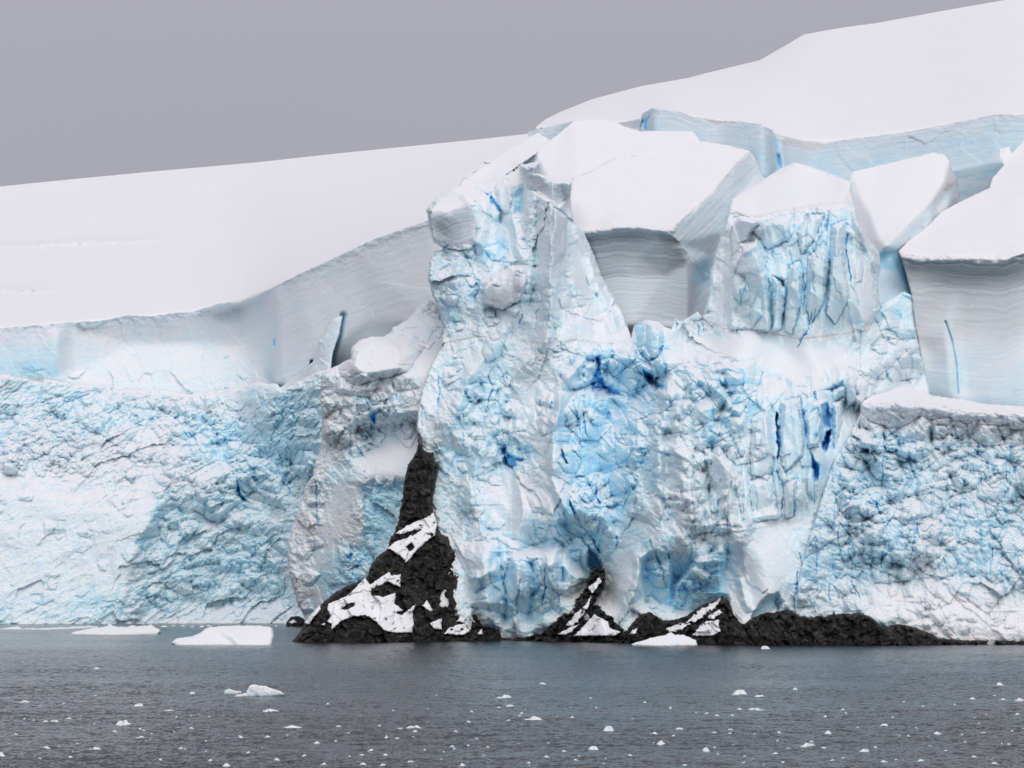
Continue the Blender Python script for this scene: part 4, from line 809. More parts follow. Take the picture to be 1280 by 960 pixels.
GB = Field([(1060,232,1120),(1066,215,1135),(1100,207,1165),(1150,195,1185),(1168,191,1190),(1085,260,1060),(1100,300,1000),(1090,330,990),(1130,240,1095),
  (1122,313,1012),(1150,296,1050),(1170,275,1090),(1185,262,1120),(1199,245,1190),(1198,226,1198),(1112,318,990),(1100,380,972),(1125,340,988),(1140,380,975)],
  lines=[[(1106,303,984),(1114,303,985),(1135,284,1020),(1160,255,1080),(1180,226,1140),(1186,203,1180)], [(1120,311,996),(1140,298,1034),(1165,268,1088),(1188,236,1160)]], blur=1)
def slab_detail(px, py, Y, A, s):
    x, y, z = world(px, py, Y); nz = fbm(x / 8, z / 6, 91, 4)
    q = (px - 1114) * .70 + (py - 303) * .72
    side = sstep(-3, 3, q + 2 * nz)
    d, j = rough_ice(x, z, 600, 7, .9)
    Y = Y + side * sstep(315, 300, py) * d * .9 + (1 - side) * (3.0 * fbm(x / 14, y / 30, 92, 4) + 1.2 * np.exp(-np.abs(q) / 6) * fbm(px / 4, py / 3, 93, 3))
    A['blue'] = np.clip(side * (.20 + .2 * nz) + .32 * sstep(306, 318, py), 0, .5); A['rough'] = (.12 + .6 * side).astype(f32)
    return Y
o = mass('ice_slab', [(1058,236),(1064,218),(1067,214),(1100,207),(1150,195),(1165,191),(1180,193),(1187,201),(1190,213),(1197,224),(1200,240),(1198,255),(1170,290),(1150,330),(1150,400),(1086,402),(1080,300)], GB, ICE, 1.0, rag=(1.2, 6), rim=(2, 2), detail=slab_detail, thick=30, parts=[('snow_cap', lambda px, py: ((px - 1114) * .70 + (py - 303) * .72 < 0) & (py < 304)), ('cut_side', lambda px, py: py < 316 - (px - 1114) * .3)], rest='blue_front')
tag(o, 'small tilted snow-topped slab of ice with crumbling right side, behind the fluted serac', 'ice slab')

HB = Field([(1130,350,974),(1200,352,973),(1280,350,966),(1600,350,960),(1140,420,968),(1200,430,966),(1280,420,960),(1600,420,955),(1155,490,955),(1230,500,946),(1280,505,940),(1600,520,935),
  (1160,283,1036),(1178,264,1064),(1205,250,1085),(1237,236,1110),(1255,207,1170),(1280,176,1225),(1600,92,1320),(1200,300,996),(1260,290,996),(1270,240,1085),(1340,290,985),(1340,220,1090)],
  lines=[[(1124,318,964),(1150,322,962),(1200,323,959),(1257,326,956),(1280,318,954),(1600,316,948)], [(1128,327,973),(1200,332,970),(1257,335,967),(1280,328,964),(1600,326,958)], [(1160,440,966),(1190,420,962),(1196,470,952),(1198,492,950)], [(1193,420,968),(1199,470,961),(1201,492,956)]], blur=3)
H_TOP = lerp_edge([(1100,318),(1124,319),(1150,322),(1200,323),(1257,326),(1268,321),(1280,318),(1600,316)])
def hblock_detail(px, py, Y, A, s):
    x, y, z = world(px, py, Y); nz = fbm(x / 10, z / 6, 95, 4)
    below = (py - H_TOP(px)) / F * Y
    face = sstep(-1, 1.5, py - H_TOP(px)); edge = np.exp(-np.abs(below) / 1.1)
    Y = strata(px, py, Y, A, below + 1.2 * nz + 2.5 * fbm(x / 45, x * 0, 96, 2), x, 1.0, face * np.clip(1.05 - below / 34, .18, 1), 7)
    Y = Y + (1 - face) * (4 * fbm(x / 25, y / 40, 97, 3) + 1.0 * fbm(x / 6, y / 16, 96, 3)) + edge * 3.4 * fbm(x / 2.2, z / 1.5, 98, 4) + np.exp(-np.abs(below) / 3) * 1.2 * fbm(x / 5, z / 3, 99, 3)
    dd, sd, al = seg_dist(px, py, [(1182,402),(1190,425),(1196,455),(1198,492)], False); k = np.clip(1 - dd / 1.8, 0, 1); Y = Y + 3 * k
    A['blue'] = np.clip(face * (.05 + .22 * sstep(400, 490, py) + .1 * nz) + .35 * k, 0, .6); A['strw'] *= 1 - k
    A['grey'] = .35 * edge * face; A['rough'] = (.08 + .3 * face).astype(f32)
    return Y
o = mass('ice_block.001', [(1126,321),(1123,314),(1135,302),(1160,282.5),(1178,264),(1205,250),(1237,235),(1241,222),(1255,207),(1249,195),(1250,187),(1262,183),(1264,193),(1280,175),(1600,88),(1600,530),(1150,530),(1158,490),(1151,445),(1143,405),(1139,367),(1131,337)], HB, ICE, 1.0, rag=(.7, 6), rim=(1.5, 1.5), detail=hblock_detail, thick=35, parts=[('snow_cap', lambda px, py: py < H_TOP(px))], rest='layered_front')
tag(o, 'great flat-faced ice block with grey layers and a sloping snow roof, at the right edge', 'ice block')

# ------------------------------------------------------------------ front towers and apron
TOWER = [(533,262),(545,247),(560,238),(574,232),(580,221),(596,208),(612,198),(632,188),(650,180),(672,166),(692,177),(660,199),(632,219),(640,216),(652,206),(662,204),(675,201),(668,216),(682,219),(690,222),(695,227),(706,225),(717,222),(714,235),(713,247),(714,262),(717,277),(730,291),(741,315),(752,345),(765,368),(780,395),(790,425),
 (792,433),(760,440),(720,435),(680,440),(640,435),(600,430),(552,438),(555,410),(549,387),(541,372),(535,348),(537,326),(545,314),(556,312),(548,306),(541,301),(538,288)]
SEAM_T = [(557,428),(600,420),(640,425),(680,430),(720,425),(760,430),(789,424)]
SEAM_S = [(880,399),(905,411),(950,414),(1000,424),(1040,419),(1085,414),(1097,389)]
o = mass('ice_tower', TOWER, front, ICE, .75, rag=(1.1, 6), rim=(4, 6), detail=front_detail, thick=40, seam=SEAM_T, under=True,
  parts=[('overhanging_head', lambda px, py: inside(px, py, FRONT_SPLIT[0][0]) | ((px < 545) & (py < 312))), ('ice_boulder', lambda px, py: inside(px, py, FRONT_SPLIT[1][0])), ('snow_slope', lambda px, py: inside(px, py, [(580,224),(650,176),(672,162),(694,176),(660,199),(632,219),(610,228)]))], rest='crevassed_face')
tag(o, 'tallest leaning ice tower with a grey overhanging head and a ragged crest', 'ice tower')
SERAC = [(912,262),(914,250),(930,238),(950,227),(975,211),(992,203),(1010,207),(1040,218),(1064,228),(1065,238),(1068,252),(1075,272),(1083,296),(1093,308),(1099,316),(1101,335),(1098,352),(1100,390),(1092,420),(1040,428),(1000,433),(950,423),(905,420),(876,406),(886,370),(888,342),(898,305),(907,280)]
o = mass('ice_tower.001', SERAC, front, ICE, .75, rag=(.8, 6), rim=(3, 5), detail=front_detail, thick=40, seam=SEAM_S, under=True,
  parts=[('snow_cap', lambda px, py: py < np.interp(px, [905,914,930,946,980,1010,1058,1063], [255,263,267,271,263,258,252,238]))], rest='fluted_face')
tag(o, 'fluted square serac with blue cracks and a pointed snow roof, above the apron', 'ice tower')
APRON = [(557,428),(600,420),(640,425),(680,430),(720,425),(760,430),(789,424),(792,408),(797,402),(808,399.5),(822,402),(832,409),(839,412),(841,408),(844,397),(850,402),(862,396),(872,389),(880,399),(905,411),(950,414),(1000,424),(1040,419),(1085,414),(1097,389),(1104,380),(1113,375),(1130,364),(1139,370),(1142,400),(1148,430),(1151,445),(1158,465),(1165,510),
 (1100,560),(1060,650),(1040,815),(600,815),(548,815),(548,700),(535,600),(526,552),(521,536),(522,515),(527,490),(535,465),(545,445)]
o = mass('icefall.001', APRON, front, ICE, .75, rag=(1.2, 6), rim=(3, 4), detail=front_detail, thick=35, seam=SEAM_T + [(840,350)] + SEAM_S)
tag(o, 'steep crevassed blue and white ice apron below the towers, down to black shore rocks', 'icefall')

# right front cliff
CL = Field([(1120,484,872),(1150,490,868),(1200,500,852),(1280,509,848),(1600,513,850),(1150,560,828),(1110,560,822),(1200,560,826),(1280,560,826),(1600,560,826),(1100,600,818),(1150,620,818),(1200,600,818),(1280,600,818),(1600,600,818),(1090,660,806),(1160,680,803),(1220,680,802),(1280,680,804),(1600,680,804),
  (1050,720,797),(1100,730,797),(1180,730,797),(1280,740,796),(1000,760,790),(1060,762,790),(1120,770,784),(1200,780,782),(1280,790,784),(1600,790,784),(1000,815,788),(1600,815,780),(1180,760,786)],
  lines=[[(1078,505,838),(1110,503,830),(1145,502,826),(1200,510,824),(1280,516,822),(1600,520,824)], [(1072,530,836),(1060,550,826),(1045,575,819),(1030,620,809),(1018,660,801),(1008,700,794),(1000,740,790)], [(1085,545,836),(1130,552,834),(1200,550,832),(1280,552,832)]], blur=2)
def rcliff_detail(px, py, Y, A, s):
    x, y, z = world(px, py, Y); nz = fbm(x / 9, z / 9, 111, 4); nf = fbm(x / 3, z / 3, 112, 3)
    top = lerp_edge([(1000,505),(1080,505),(1145,502),(1200,510),(1280,516),(1600,520)])(px)
    below = (py - top) / F * Y
    crust = np.clip(1 - np.maximum(below, 0) / 11, 0, 1) * (below > -1)
    lowsnow = soft(px + 25 * nz, py + 14 * nz, [(1100,770),(1080,745),(1150,728),(1200,740),(1300,755),(1600,750),(1600,815),(1180,815)], 9)
    rg = (1 - .5 * lowsnow) * np.where(below < 0, .15, 1.0)
    d, j = rough_ice(x, z, 700, 10, .7, .35, 1.4)
    d2, j2 = rough_ice(x, z, 750, 5, .9, .5, 1.3)
    rib = np.abs(perlin((x + .1 * z) / 3, z / 24 + .2 * x, 115)) * 2 * soft(px, py, [(1100,680),(1600,660),(1600,760),(1110,745)], 14)
    Y = Y + rg * (d + .55 * d2) - rib + crust * (.9 * fbm(below / 1.2, x / 30, 113, 4) + 1.0 * fbm(x / 4, z / 2, 114, 3))
    Y = Y - 4 * (ridged((x - .3 * z) / 24, z / 30, 130, 3) - .62) * rg
    Y = chunks(px, py, Y, A, [(1110,515,22,4,[180,100,30,-30,-100],0,.05), (1145,555,16,6,[180,110,60,0,-60,-120],0,.05), (1125,670,30,7,[180,110,60,0,-60,-110],-.05,.02)], [([(1060,540),(1160,540),(1160,640),(1040,640)],60,4,14,.28), ([(1160,530),(1300,530),(1300,640),(1160,640)],55,4,14,.26), ([(1010,640),(1300,640),(1300,740),(1000,740)],75,4,15,.22), ([(1000,740),(1280,750),(1280,795),(1100,780),(990,770)],25,4,12,.14)], 61)
    A['strat'] = (below + 2.5 * nz + .05 * x).astype(f32); A['strw'] = (.38 * crust * (below > .2)).astype(f32)
    zone = zones(px, py, [([(1060,540),(1150,540),(1160,600),(1110,650),(1060,640),(1040,600)], 18, .28), ([(1160,540),(1280,540),(1280,600),(1200,600)], 18, .18), ([(1000,640),(1150,650),(1130,720),(1000,740)], 18, .26), ([(1150,600),(1600,600),(1600,740),(1200,730)], 22, .22)], nz)
    A['blue'] = .55 * np.tanh(np.maximum((zone * (.7 + .9 * nz) + rg * (.15 * j + .09 * j2) * (.5 + 1.8 * zone) + .17 + A['gap'] * (.10 + .4 * zone)) * (1 - .8 * lowsnow) * (1 - .8 * crust) * (below > 0), 0) / .55)
    A['grey'] = np.clip(.34 * crust * (.8 + .8 * nf) + zones(px, py, [([(1060,540),(1100,560),(1090,600),(1050,590)], 12, .2), ([(1160,520),(1600,520),(1600,560),(1180,560)], 10, .25)], nz) * (.7 + nf) + .12, 0, .75) * (below > 0) * (1 - .8 * lowsnow)
    A['rough'] = np.clip(rg, .15, 1).astype(f32)
    return carve(px, py, Y, A)
RCLIFF = [(1075,503),(1085,497),(1098,491),(1115,483),(1135,483),(1150,489),(1165,494),(1200,499),(1230,505),(1280,508),(1600,512),(1600,815),(985,815),(992,770),(996,735),(1003,705),(1012,672),(1022,640),(1030,612),(1043,575),(1060,547),(1070,528),(1075,515)]
o = mass('ice_cliff.001', RCLIFF, CL, ICE, .75, rag=(1.6, 7), rim=(4, 4), detail=rcliff_detail, thick=30,
  parts=[('snow_ledge', lambda px, py: (px > 1078) & (py < np.interp(px, [1000,1080,1145,1200,1280,1600], [505,505,502,510,516,520])))], rest='cliff_face')
tag(o, 'rough blue-grey ice cliff above the black shore rock at lower right', 'ice cliff')

# ------------------------------------------------------------------ rocks and the snow lying on them
def rockfn(base, amp, seed, big=7.0, fine=1.0):
    def det(px, py, Y, A, s):
        x, y, z = world(px, py, Y)
        wx = x + 1.5 * fbm(x / 5, z / 5, seed, 3); wz = z + 1.5 * fbm(x / 5, z / 5, seed + 1, 3)
        a, ea = facet((wx + .3 * wz) / big, wz / (big * 1.5), seed + 2, 1.1, .25); b, eb = facet(wx / (big * .4), wz / (big * .5), seed + 7, 1.1, .3)
        c, ec = facet(wx / (big * .16), wz / (big * .18), seed + 12, 1.1, .3)
        return Y + amp * (a * big * .45 + b * big * .28 * (.4 + .6 * fine) + fine * (c * big * .14 + .5 * fbm(x / 1.5, z / 1.5, seed + 20, 3)))
    return det
def rock(name, outline, depth, label, seed, patches, rag=(1.8, 6), rim=(6, 5), amp=1.0, thick=20, step=.8, pits=0):
    det = rockfn(None, amp, seed)
    o = mass(name, outline, depth, ROCK, step, rag=rag, rim=rim, detail=det, thick=thick, seed=seed, parts=[], rest='rock_face', pits=pits)
    tag(o, label, 'rock')
    big = rockfn(None, amp * .9, seed, fine=.25)
    for k, (poly, holes, rg) in enumerate(patches):
        def sdet(px, py, Y, A, s):
            Y = big(px, py, Y, A, s); A['rough'][:] = .15
            A['grey'] = (.25 * np.maximum(fbm(px / 12, py / 16, 900 + k, 3), 0)).astype(f32)
            return Y - 1.7 * amp
        mass('snow_patch', poly, depth, SNOWM, step, rag=(rg, 5), rim=(2, .9), holes=holes, detail=sdet, thick=3, parent=o, seed=seed + 40 + k, pits=.36 if rg < 1.5 else .27 - .02 * min(rg, 3.6) + .10)
    return o
def rock_depth(off):
    def fn(px, py):
        sh = np.interp(px, [360, 480, 560, 640, 760, 900, 1100, 1280], [812, 814, 824, 832, 806, 781, 777, 786])
        return (sh + np.interp(py, [520, 700, 780, 805], [58, 24, 5, 0]) + off).astype(f32)
    return fn
PIN = [(523,542),(525,552),(528,560),(537,567),(542,565),(543,579),(549,581),(546,596),(542,620),(541,640),(545,655),(552,668),(560,671),(563,682),(573,697),(571,711),(576,722),(576,736),(572,746),(577,751),(588,748),(591,760),(600,774),(604,785),(625,786),(627,797),(640,798),(640,812),(372,812),(366,801),(377,787),(384,776),(401,755),(420,740),(434,732),(445,728),(459,721),(463,708),(470,697),(485,686),(487,675),(495,663),(498,650),(503,622),(505,602),(510,581),(518,570),(522,560)]
rock('rock_outcrop', PIN, rock_depth(-3), 'black rock pinnacle streaked with snow, rising from the sea into the ice', 1200, [
  ([(542,641),(546,655),(544,669),(532,678),(521,688),(508,704),(499,694),(484,685),(495,677),(509,672),(520,664),(528,659),(515,663),(500,668),(494,667),(509,657),(524,650),(533,647)], [[(512,668),(524,661),(528,662),(516,670)], [(508,684),(514,678),(519,684),(512,690)]], 1.6),
  ([(410,755),(434,745),(441,738),(457,722),(462,731),(486,715),(489,720),(501,718),(500,734),(484,727),(475,732),(464,736),(465,744),(480,746),(495,741),(493,755),(504,763),(492,766),(502,769),(520,755),(516,765),(517,780),(515,791),(495,791),(481,789),(470,777),(457,769),(442,771),(427,776),(415,787),(414,780),(409,777),(413,770),(409,761)], [[(425,762),(434,755),(444,753),(443,757),(435,762)]], 1.3),
  ([(381,779),(390,767),(400,756),(401,762),(392,772),(386,781)], [], 1.0), ([(528,757),(534,750),(541,763),(538,765)], [], 1.0), ([(536,779),(552,773),(552,787),(544,787)], [], 1.3),
  ([(556,792),(560,786),(572,781),(581,779),(587,789),(582,793),(568,794)], [], 1.8), ([(570,777),(580,765),(595,760),(586,768),(580,778)], [], 1.6), ([(595,793),(602,786),(603,793)], [], 1.0), ([(401,781),(407,778),(406,782)], [], .8)])
MID = [(640,799),(660,795),(677,791),(690,780),(700,771),(706,766),(713,768),(722,747),(734,732),(737,716),(746,707),(755,712),(757,725),(750,742),(742,756),(748,758),(756,766),(766,772),(772,782),(782,788),(800,790),(800,813),(640,813)]
rock('rock_outcrop.001', MID, rock_depth(-2), 'narrow black rock gully filled with snow, under the middle of the ice front', 1300, [
  ([(717,795),(731,781),(743,768),(752,773),(760,777),(762,785),(776,790),(769,795)], [], 1.4), ([(697,793),(711,785),(724,780),(715,790),(705,794)], [], 1.4), ([(708,782),(718,768),(731,757),(739,744),(737,757),(726,772),(716,782)], [], 2.6), ([(735,735),(750,722),(752,727),(740,742)], [], 2.8)], rag=(3.4, 6), rim=(4, 3), pits=.27)
RR = [(782,790),(790,779),(802,768),(812,765),(820,770),(828,776),(842,775),(858,770),(871,760),(890,752),(903,746),(912,752),(917,768),(926,780),(940,773),(952,767),(968,765),(983,762),(1000,770),(1015,772),(1030,770),(1041,768),(1042,763),(1044,768),(1055,767),(1075,767),(1090,772),(1100,780),(1107,785),(1120,780),(1140,783),(1161,791),(1175,798),(1200,800),(1240,800.5),(1280,800),(1600,799),(1600,813),(782,813)]
rock('rock_outcrop.002', RR, rock_depth(-4), 'long low black shore rock under the right-hand ice cliff', 1400, [
  ([(866,794),(874,783),(882,777),(898,775),(900,790),(891,795)], [], 2.2), ([(858,778),(872,764),(886,756),(901,748),(897,757),(884,766),(870,777)], [], 3.6), ([(790,788),(797,785),(795,792),(787,793)], [], 1.2), ([(832,786),(848,780),(862,780),(852,788),(838,790)], [], 3.0), ([(884,770),(898,762),(903,766),(890,774)], [], 3.0)], rag=(2.0, 6), rim=(4, 3))
SMR = [(358,778),(363,771),(372,770),(378,772),(383,776),(384,784),(358,784)]
rock('rock_outcrop.003', SMR, lambda px, py: (1078 + (780 - py) * .3 + px * 0).astype(f32), 'tiny black rock at the waterline between the icefall and the pinnacle', 1500, [([(360,778),(367,774),(371,778),(364,780)], [], .8)], rag=(1.0, 4), rim=(2, 2), amp=.5, step=.6)

# ------------------------------------------------------------------ the sea
def sea():
    ys = np.concatenate([np.linspace(40, 236, 60), CH * F / np.linspace(CH * F / 240.0, CH * F / 760.0, 800)[0:800], np.linspace(764, 1400, 120), np.geomspace(1450, 30000, 30)])
    us = np.concatenate([np.linspace(-1, -.205, 30), np.linspace(-.2, .2, 1000), np.linspace(.205, 1, 30)])
    Yg, U = np.meshgrid(ys, us, indexing='ij'); X = U * Yg
    X = np.where(np.abs(U) > .9, X + np.sign(U) * 260, X)
    near = Yg < 1300
    h = np.zeros(Yg.shape, f32); xm, ym = X[near], Yg[near]
    wx = xm + 1.5 * perlin(xm / 7, ym / 9, 211); wy = ym + 1.5 * perlin(xm / 7, ym / 9, 212)
    g = .55 + .6 * np.clip(.5 + fbm(xm / 70, ym / 45, 213, 3), 0, 1)          # gusts
    fade = np.clip(1 - (ym - 600) / 240, .85, 1)
    h[near] = g * fade * (.30 * (np.abs(perlin(wx / 2.9, wy / 3.4, 214)) - .25) * -1 + .16 * (np.abs(perlin(wx / 1.3 + 5, wy / 1.7, 215)) - .25) * -1 + .10 * (np.abs(perlin(wx / .7 + 9, wy / 1.0, 217)) - .25) * -1 + .12 * perlin(xm / 9, ym / 7, 216))
    co = np.stack([X, Yg, h], -1).reshape(-1, 3); n, m = len(ys), len(us)
    i = np.arange(n * m).reshape(n, m); q = np.stack([i[:-1, :-1], i[:-1, 1:], i[1:, 1:], i[1:, :-1]], -1).reshape(-1, 4)
    return tag(link_mesh('sea', co, q, SEA), kind='structure')
sea()

# ------------------------------------------------------------------ floating ice
def at(px, py): return (px - 640) / F * (CH * F / (py - HZ)), CH * F / (py - HZ)
def berg(name, outline, pts, label, step=.8, rim=(5, 3), amp=.5, big=5, thick=9, blue=0.0, cat='iceberg', rag=(1.2, 6), seed=1):
    fld = Field(pts, blur=1)
    def det(px, py, Y, A, s):
        x, y, z = world(px, py, Y); d, j = rough_ice(x, z, 800 + seed * 50, big, amp)
        A['blue'] = np.clip(blue * (1 + fbm(x / 3, z / 2, seed, 3)) + .25 * np.clip(1 - z / 1.0, 0, 1) + .3 * j * amp, 0, .7); A['rough'][:] = min(1, amp)
        return Y + d * .5
    return tag(mass(name, outline, fld, ICE, step, rag=rag, rim=rim, detail=det, thick=thick, seed=seed), label, cat)
berg('iceberg', [(214,803.5),(221,798),(232,796.5),(243,794.5),(252,790),(258,785.5),(263,783.5),(290,782),(320,782),(337,783),(341,787),(342,795),(340,803),(338,810),(225,811)],
  [(214,804,782),(228,806,777),(300,806,777),(340,806,778),(228,797,786),(263,784,796),(300,783,797),(338,784,793),(290,795,781),(300,812,777)], 'smooth flat-topped white iceberg floating in front of the left icefall', amp=.12, rim=(4, 3), seed=2)
berg('iceberg.001', [(88,791.5),(100,788),(110,786),(125,784),(133,783),(137,779.5),(142,783),(155,784),(170,783),(185,782),(188,780.5),(192,783),(198,786),(201,789),(196,795),(92,797)],
  [(88,792,930),(200,790,930),(140,792,915),(137,780,935),(190,781,935),(140,797,912)], 'low jagged white iceberg farthest left of the bergs under the icefall', amp=.5, rim=(2, 2), seed=3)
berg('ice_floe', [(-40,786),(0,786),(15,784),(22,783),(28,786),(60,785),(85,784),(110,782),(122,783),(124,788),(85,789),(-40,791)],
  [(-40,787,1010),(0,787,1008),(60,787,1010),(120,785,1040),(0,783,1020),(60,790,1000)], 'long thin flat white floe along the foot of the left icefall', amp=.35, rim=(1.5, 1.5), cat='ice floe', seed=4, step=.7)
berg('iceberg.002', [(789,805),(800,802),(812,798),(822,796),(832,794),(838,790),(844,794),(852,793),(862,797),(870,800),(872,808),(870,812),(792,812)],
  [(789,806,776),(830,806,773),(872,806,774),(838,791,781),(865,798,779),(830,812,772)], 'jumbled pale bluish brash berg against the black right-hand shore rock', amp=.8, big=3, rim=(2, 1.5), blue=.12, seed=5, step=.6)
berg('iceberg.003', [(292,871),(298,868),(308,866),(311,858),(316,855.5),(326,857),(334,858),(340,861),(350,864),(357,868),(350,870),(330,871),(325,874),(312,877),(297,875)],
  [(292,872,436),(330,872,434),(357,868,440),(316,856,441),(340,862,441),(310,868,438),(310,877,431)], 'double-humped white growler with a pointed crest, afloat below the flat-topped iceberg', amp=.5, big=1.8, rim=(2, .8), thick=4, step=.5, seed=6, cat='growler')
berg('iceberg.004', [(279,868),(281,863),(286,861),(291,863),(301,864),(302,867),(297,869),(290,870),(280,871)],
  [(279,869,446),(290,868,445),(302,867,447),(286,862,449),(290,872,442)], 'small white growler touching the left of the double-humped one', amp=.4, big=1.2, rim=(1.5, .6), thick=2, step=.4, seed=7, cat='growler')

rng = random.Random(5)
def lump_mesh(seed, n=14, m=5, ragged=.35):
    r = np.random.RandomState(seed); vs = []; 
    ph = r.rand(6) * 6.28; amp = r.rand(6) * ragged
    peak = (r.rand(2) - .5) * 1.1
    for j in range(m + 1):
        v = j / m
        for i in range(n):
            a = 2 * math.pi * i / n
            rad = 1 + sum(amp[k] * .35 * math.sin((k + 1) * a + ph[k]) for k in range(5))
            rr = rad * (1 - v) ** .62
            x = rr * math.cos(a) * .5; y = rr * math.sin(a) * .5
            h = (v ** 1.35)
            x += peak[0] * .35 * h; y += peak[1] * .2 * h
            z = h * (.75 + .35 * math.sin(2.3 * x * 6 + ph[0]) * ragged * 1.6 + (r.rand() - .5) * .9 * ragged * (v > .1)) if j < m else h
            vs.append((x + (r.rand() - .5) * .08, y + (r.rand() - .5) * .08, z - .25))
    fs = []
    for j in range(m):
        for i in range(n):
            k = (i + 1) % n; fs.append((j * n + i, j * n + k, (j + 1) * n + k, (j + 1) * n + i))
    me = bpy.data.meshes.new('ice_piece'); me.from_pydata(vs, [], fs); me.materials.append(FLOE)
    for p in me.polygons: p.use_smooth = rng.random() < .5
    me.update(); return me
LUMPS = [lump_mesh(40 + k, ragged=.25 + .09 * k) for k in range(9)]
LOWS = [lump_mesh(70 + k, ragged=.2 + .05 * k) for k in range(5)]
def piece(name, px, py, w, h, label, group=None, kind=None):
    """px,py: middle of its waterline in the photo; w,h: its size there in photo pixels"""
    x, Y = at(px, py); o = bpy.data.objects.new(name, LUMPS[kind] if kind is not None else rng.choice(LUMPS)); COL.objects.link(o)
    s = Y / F; o.location = (x, Y, 0); o.scale = (w * s * 1.05, max(w * .6, 3) * s * rng.uniform(.7, 1.2), h * s * 1.0); o.rotation_euler.z = rng.choice((0, math.pi)) + rng.uniform(-.25, .25)
    return tag(o, label, 'floating ice', group)
# the pieces one can single out
for a in [
 (33,878,25,3.5,'long flat white floe nearest the left edge, in the band of open water'), (174,883,17,5,'small white floe with a hump, beside the flat one below the left iceberg'),
 (157,906,24,7,'tilted white floe with a rising right end, left of the middle foreground'), (213,889,20,3.2,'thin flat white floe right of the small humped one'),
 (340,889,26,4.5,'flat ridged white floe just below the double-humped growler'), (368,910,34,5,'long low white floe, the largest in the left half of the foreground'),
 (631,872,25,5,'flat two-bumped white floe alone in the middle of the water'), (671,900,33,7,'largest white floe at mid-picture, with low humps along its top'),
 (521,911,28,5,'white floe with a low peak, in the cluster left of mid-picture'), (760,914,17,9,'steep peaked white growler below the middle rocks'),
 (924,868,22,8,'rounded white growler, thickest piece in the right half'), (952,871,18,3,'thin flat floe just right of the rounded growler'),
 (957,811,14,5,'small pointed white growler close under the right-hand shore rock'), (1034,917,14,5.5,'small peaked white floe below the right-hand cliff'),
 (1008,933,24,5,'long white floe with a raised right tip at lower right'), (881,939,16,7,'peaked white growler at the bottom, right of centre'),
 (1079,939,16,3.5,'flat white floe near the bottom, left of a tiny fleck'), (1250,856,13,4,'small rounded white floe near the right edge, farthest out'),
 (1275,876,18,5,'spiky white floe cut by the right edge of the view'), (741,937,16,6,'peaked white floe at the bottom below the middle growler'),
 (1,946,16,9,'steep white growler cut by the left edge of the view'), (119,937,21,4.5,'ridged white floe at lower left, in the bottom row'),
 (579,958,14,6,'round white growler cut by the bottom of the view'), (825,930,17,6,'double white floe right of the peaked growlers'),
 (284,957,14,4,'small rounded white floe at the bottom, under the left iceberg'), (122,836,12,2.6,'thin lone white floe far out below the left icefall')]:
    piece('ice_floe' if a[3] < 6 else 'growler', *a[:4], a[4])
FLECKS = [(240,867,9,3),(238,911,11,3),(240,896,8,3),(213,897,0,0),(56,903,9,3.5),(70,903,14,4),(42,901,5,2),(86,898,7,2),(59,935,9,3),(97,931,7,2.5),(144,915,7,3),(174,912,9,3),(179,914,6,2.4),(178,922,15,3),(182,927,6,2),(261,897,8,3),(90,947,14,3),
 (190,918,5,2),(300,922,10,3),(263,951,7,2.4),(334,921,8,2.6),(360,920,9,2.6),(397,929,11,3),(423,909,11,3),(435,917,8,2),(500,912,10,3),(497,924,16,3),(484,924,14,4),(482,922,8,4),(518,915,8,3),(536,903,8,2),(570,915,10,3),(586,903,12,3),(638,883,13,3),(653,892,8,2.4),(651,907,4,2),(677,855,10,2.2),(649,931,10,3),(686,930,9,3),(694,921,7,2),(705,939,7,2.6),(637,901,9,2),(611,935,11,3),
 (464,938,9,3),(481,944,8,3),(436,947,11,3),(453,945,14,3.4),(453,956,14,4),(478,957,9,3),(514,953,12,3),(552,950,7,2.6),(565,933,8,2),(604,945,7,2),(715,897,6,2),(720,950,8,2),(683,946,9,2.6),(723,946,9,2.6),(788,945,10,3),(817,917,11,3),(818,929,8,2),(849,912,13,3.4),(856,957,10,2.4),(894,917,10,3),(913,913,10,3),(913,917,6,2),(895,895,13,2.4),(924,887,8,3),(946,887,22,2.6),(883,892,6,2),(915,895,12,2.6),(870,891,5,2),
 (995,862,8,3),(1031,896,7,2.4),(1053,887,5,2),(1058,892,5,2),(1015,927,7,2),(974,916,8,3),(972,926,4,2.4),(943,918,6,2),(970,942,9,2.4),(986,936,8,2),(954,957,7,2.6),(1029,935,9,2),(1071,910,9,2.4),(1105,907,12,3),(1094,935,5,3),(1125,921,7,2.4),(1135,920,6,2),(1153,884,8,3),(1146,911,6,2.4),(1170,917,14,3.4),(1180,905,4,2),(1193,881,5,2),(1224,905,6,2.4),(1229,917,12,2.6),(1215,874,9,3),(1253,875,13,3),(1183,939,9,2.6),(1206,928,6,2),(1150,951,10,2.6),(1218,946,8,2.4),(1262,931,7,2.4),(1244,955,10,3),(1271,893,6,2),
 (20,918,6,2.4),(12,931,7,2.4),(50,949,8,2.6),(200,950,8,2.4),(225,936,7,2.4),(310,941,8,2.6),(345,950,9,3),(380,945,7,2.4),(405,955,8,2.6),(530,938,7,2.4),(660,954,8,2.4),(755,956,7,2.4),(842,920,6,2),(790,899,5,2),(745,885,5,2),(590,890,5,2),(450,895,5,2),(410,880,5,2),(120,870,6,2),(80,880,5,2),(1105,952,9,2.6),(1040,951,7,2.4)]
FLECKS = [f for f in FLECKS if f[2] > 0]
for _ in range(70):
    v = rng.random() ** .7; FLECKS.append((rng.uniform(0, 1280), 868 + 92 * v, rng.uniform(2.5, 5.5), rng.uniform(1.2, 2.0)))
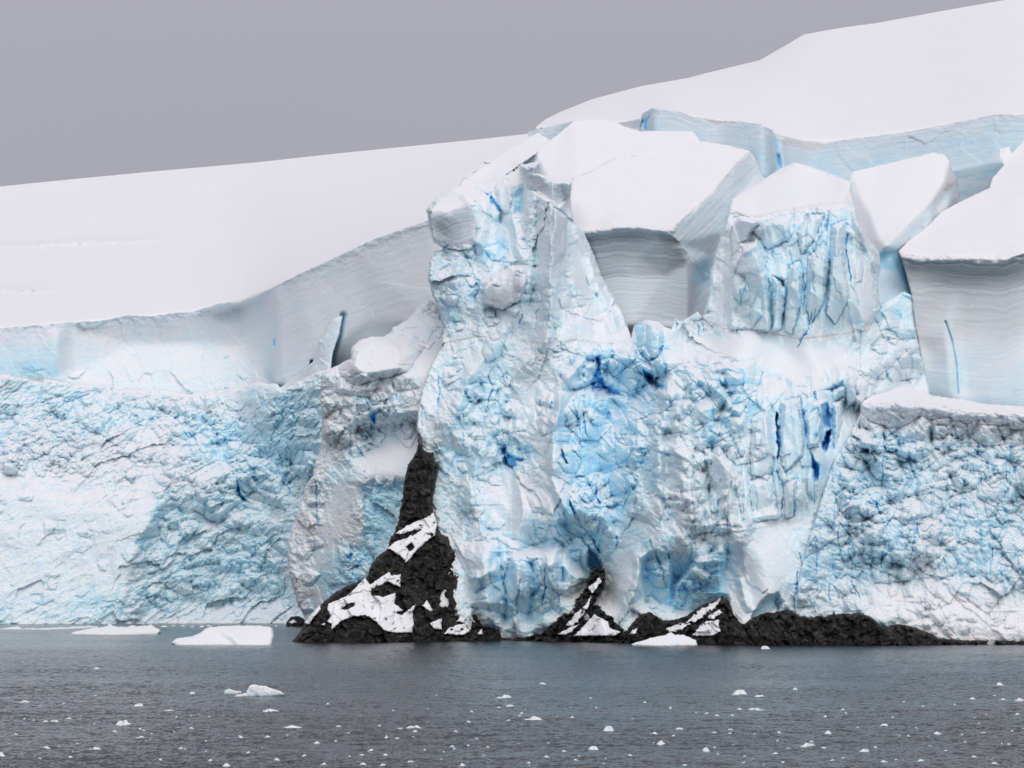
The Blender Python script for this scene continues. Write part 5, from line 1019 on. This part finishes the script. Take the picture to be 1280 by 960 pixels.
for px, py, w, h in FLECKS:
    piece('ice_piece', px, py, w, h, 'tiny white fleck of drifting ice on the dark grey water', 'tiny drifting ice pieces')
for px, w in ((165,18),(205,14),(218,10),(228,8),(240,9),(252,7),(262,8),(300,6),(322,7),(345,6)):
    piece('ice_piece', px, 783.2 + rng.uniform(-.6, .8), w, rng.uniform(1.6, 2.6), 'low scrap of white brash ice along the foot of the left icefall', 'brash ice at the icefall foot')

# ------------------------------------------------------------------ sky, sun, camera
SUN_EL, SUN_AZ = 42.0, 172.0        # azimuth from +Y, clockwise: behind the viewer on the right
w = bpy.data.worlds.new('World'); scene.world = w; w.use_nodes = True; t = w.node_tree
for n in list(t.nodes): t.nodes.remove(n)
out = t.nodes.new('ShaderNodeOutputWorld'); bg = t.nodes.new('ShaderNodeBackground'); L(t, bg.outputs[0], out.inputs[0])
sky = node(t, 'ShaderNodeTexSky', sky_type='NISHITA', sun_disc=False)
sky.sun_elevation = math.radians(SUN_EL); sky.sun_rotation = math.radians(SUN_AZ); sky.dust_density = 4.0
tc = t.nodes.new('ShaderNodeTexCoord'); sep = t.nodes.new('ShaderNodeSeparateXYZ'); L(t, tc.outputs['Generated'], sep.inputs[0])
hs = node(t, 'ShaderNodeHueSaturation', Saturation=0.12); L(t, sky.outputs[0], hs.inputs['Color'])
# overcast deck: three times as bright overhead as at the horizon
el = math_(t, 'MAXIMUM', sep.outputs['Z'], 0.0)
lum = math_(t, 'ADD', 3.25, math_(t, 'MULTIPLY', el, 2.6))
cn = node(t, 'ShaderNodeTexNoise', Scale=2.2, Detail=4.0, Roughness=0.5); mp = node(t, 'ShaderNodeMapping'); mp.inputs['Scale'].default_value = (1, 1, 3)
L(t, tc.outputs['Generated'], mp.inputs['Vector']); L(t, mp.outputs[0], cn.inputs['Vector'])
lum = math_(t, 'MULTIPLY', lum, math_(t, 'ADD', 0.9, math_(t, 'MULTIPLY', cn.outputs['Fac'], 0.2)))
deck = t.nodes.new('ShaderNodeVectorMath'); deck.operation = 'SCALE'; deck.inputs[0].default_value = (0.995, 0.99, 1.14); L(t, lum, deck.inputs['Scale'])
L(t, mix_(t, 0.92, hs.outputs[0], deck.outputs[0]), bg.inputs['Color'])
bg.inputs['Strength'].default_value = 0.1

sl = bpy.data.lights.new('sun', 'SUN'); sl.energy = 1.35; sl.angle = math.radians(50); sl.color = (1.0, 0.965, 0.93)
so = bpy.data.objects.new('sun', sl); COL.objects.link(so)
az, e = math.radians(SUN_AZ), math.radians(SUN_EL)
d = Vector((math.sin(az) * math.cos(e), math.cos(az) * math.cos(e), math.sin(e)))
so.rotation_euler = (-d).to_track_quat('-Z', 'Y').to_euler(); so.location = (0, 0, 400)

cam = bpy.data.cameras.new('camera'); co = bpy.data.objects.new('camera', cam); COL.objects.link(co); scene.camera = co
cam.sensor_width = 36.0; cam.lens = 36.0 * F / 1280.0; cam.clip_start = 1.0; cam.clip_end = 60000.0
cam.shift_y = (HZ - 480.0) / 1280.0
co.location = (0, 0, CH); co.rotation_euler = (math.radians(90), 0, 0)

vs = scene.view_settings; vs.view_transform = 'Standard'; vs.look = 'None'; vs.exposure = 0.12; vs.gamma = 1.0; vs.use_curve_mapping = False
scene.cycles.max_bounces = 8; scene.cycles.diffuse_bounces = 5; scene.cycles.glossy_bounces = 4
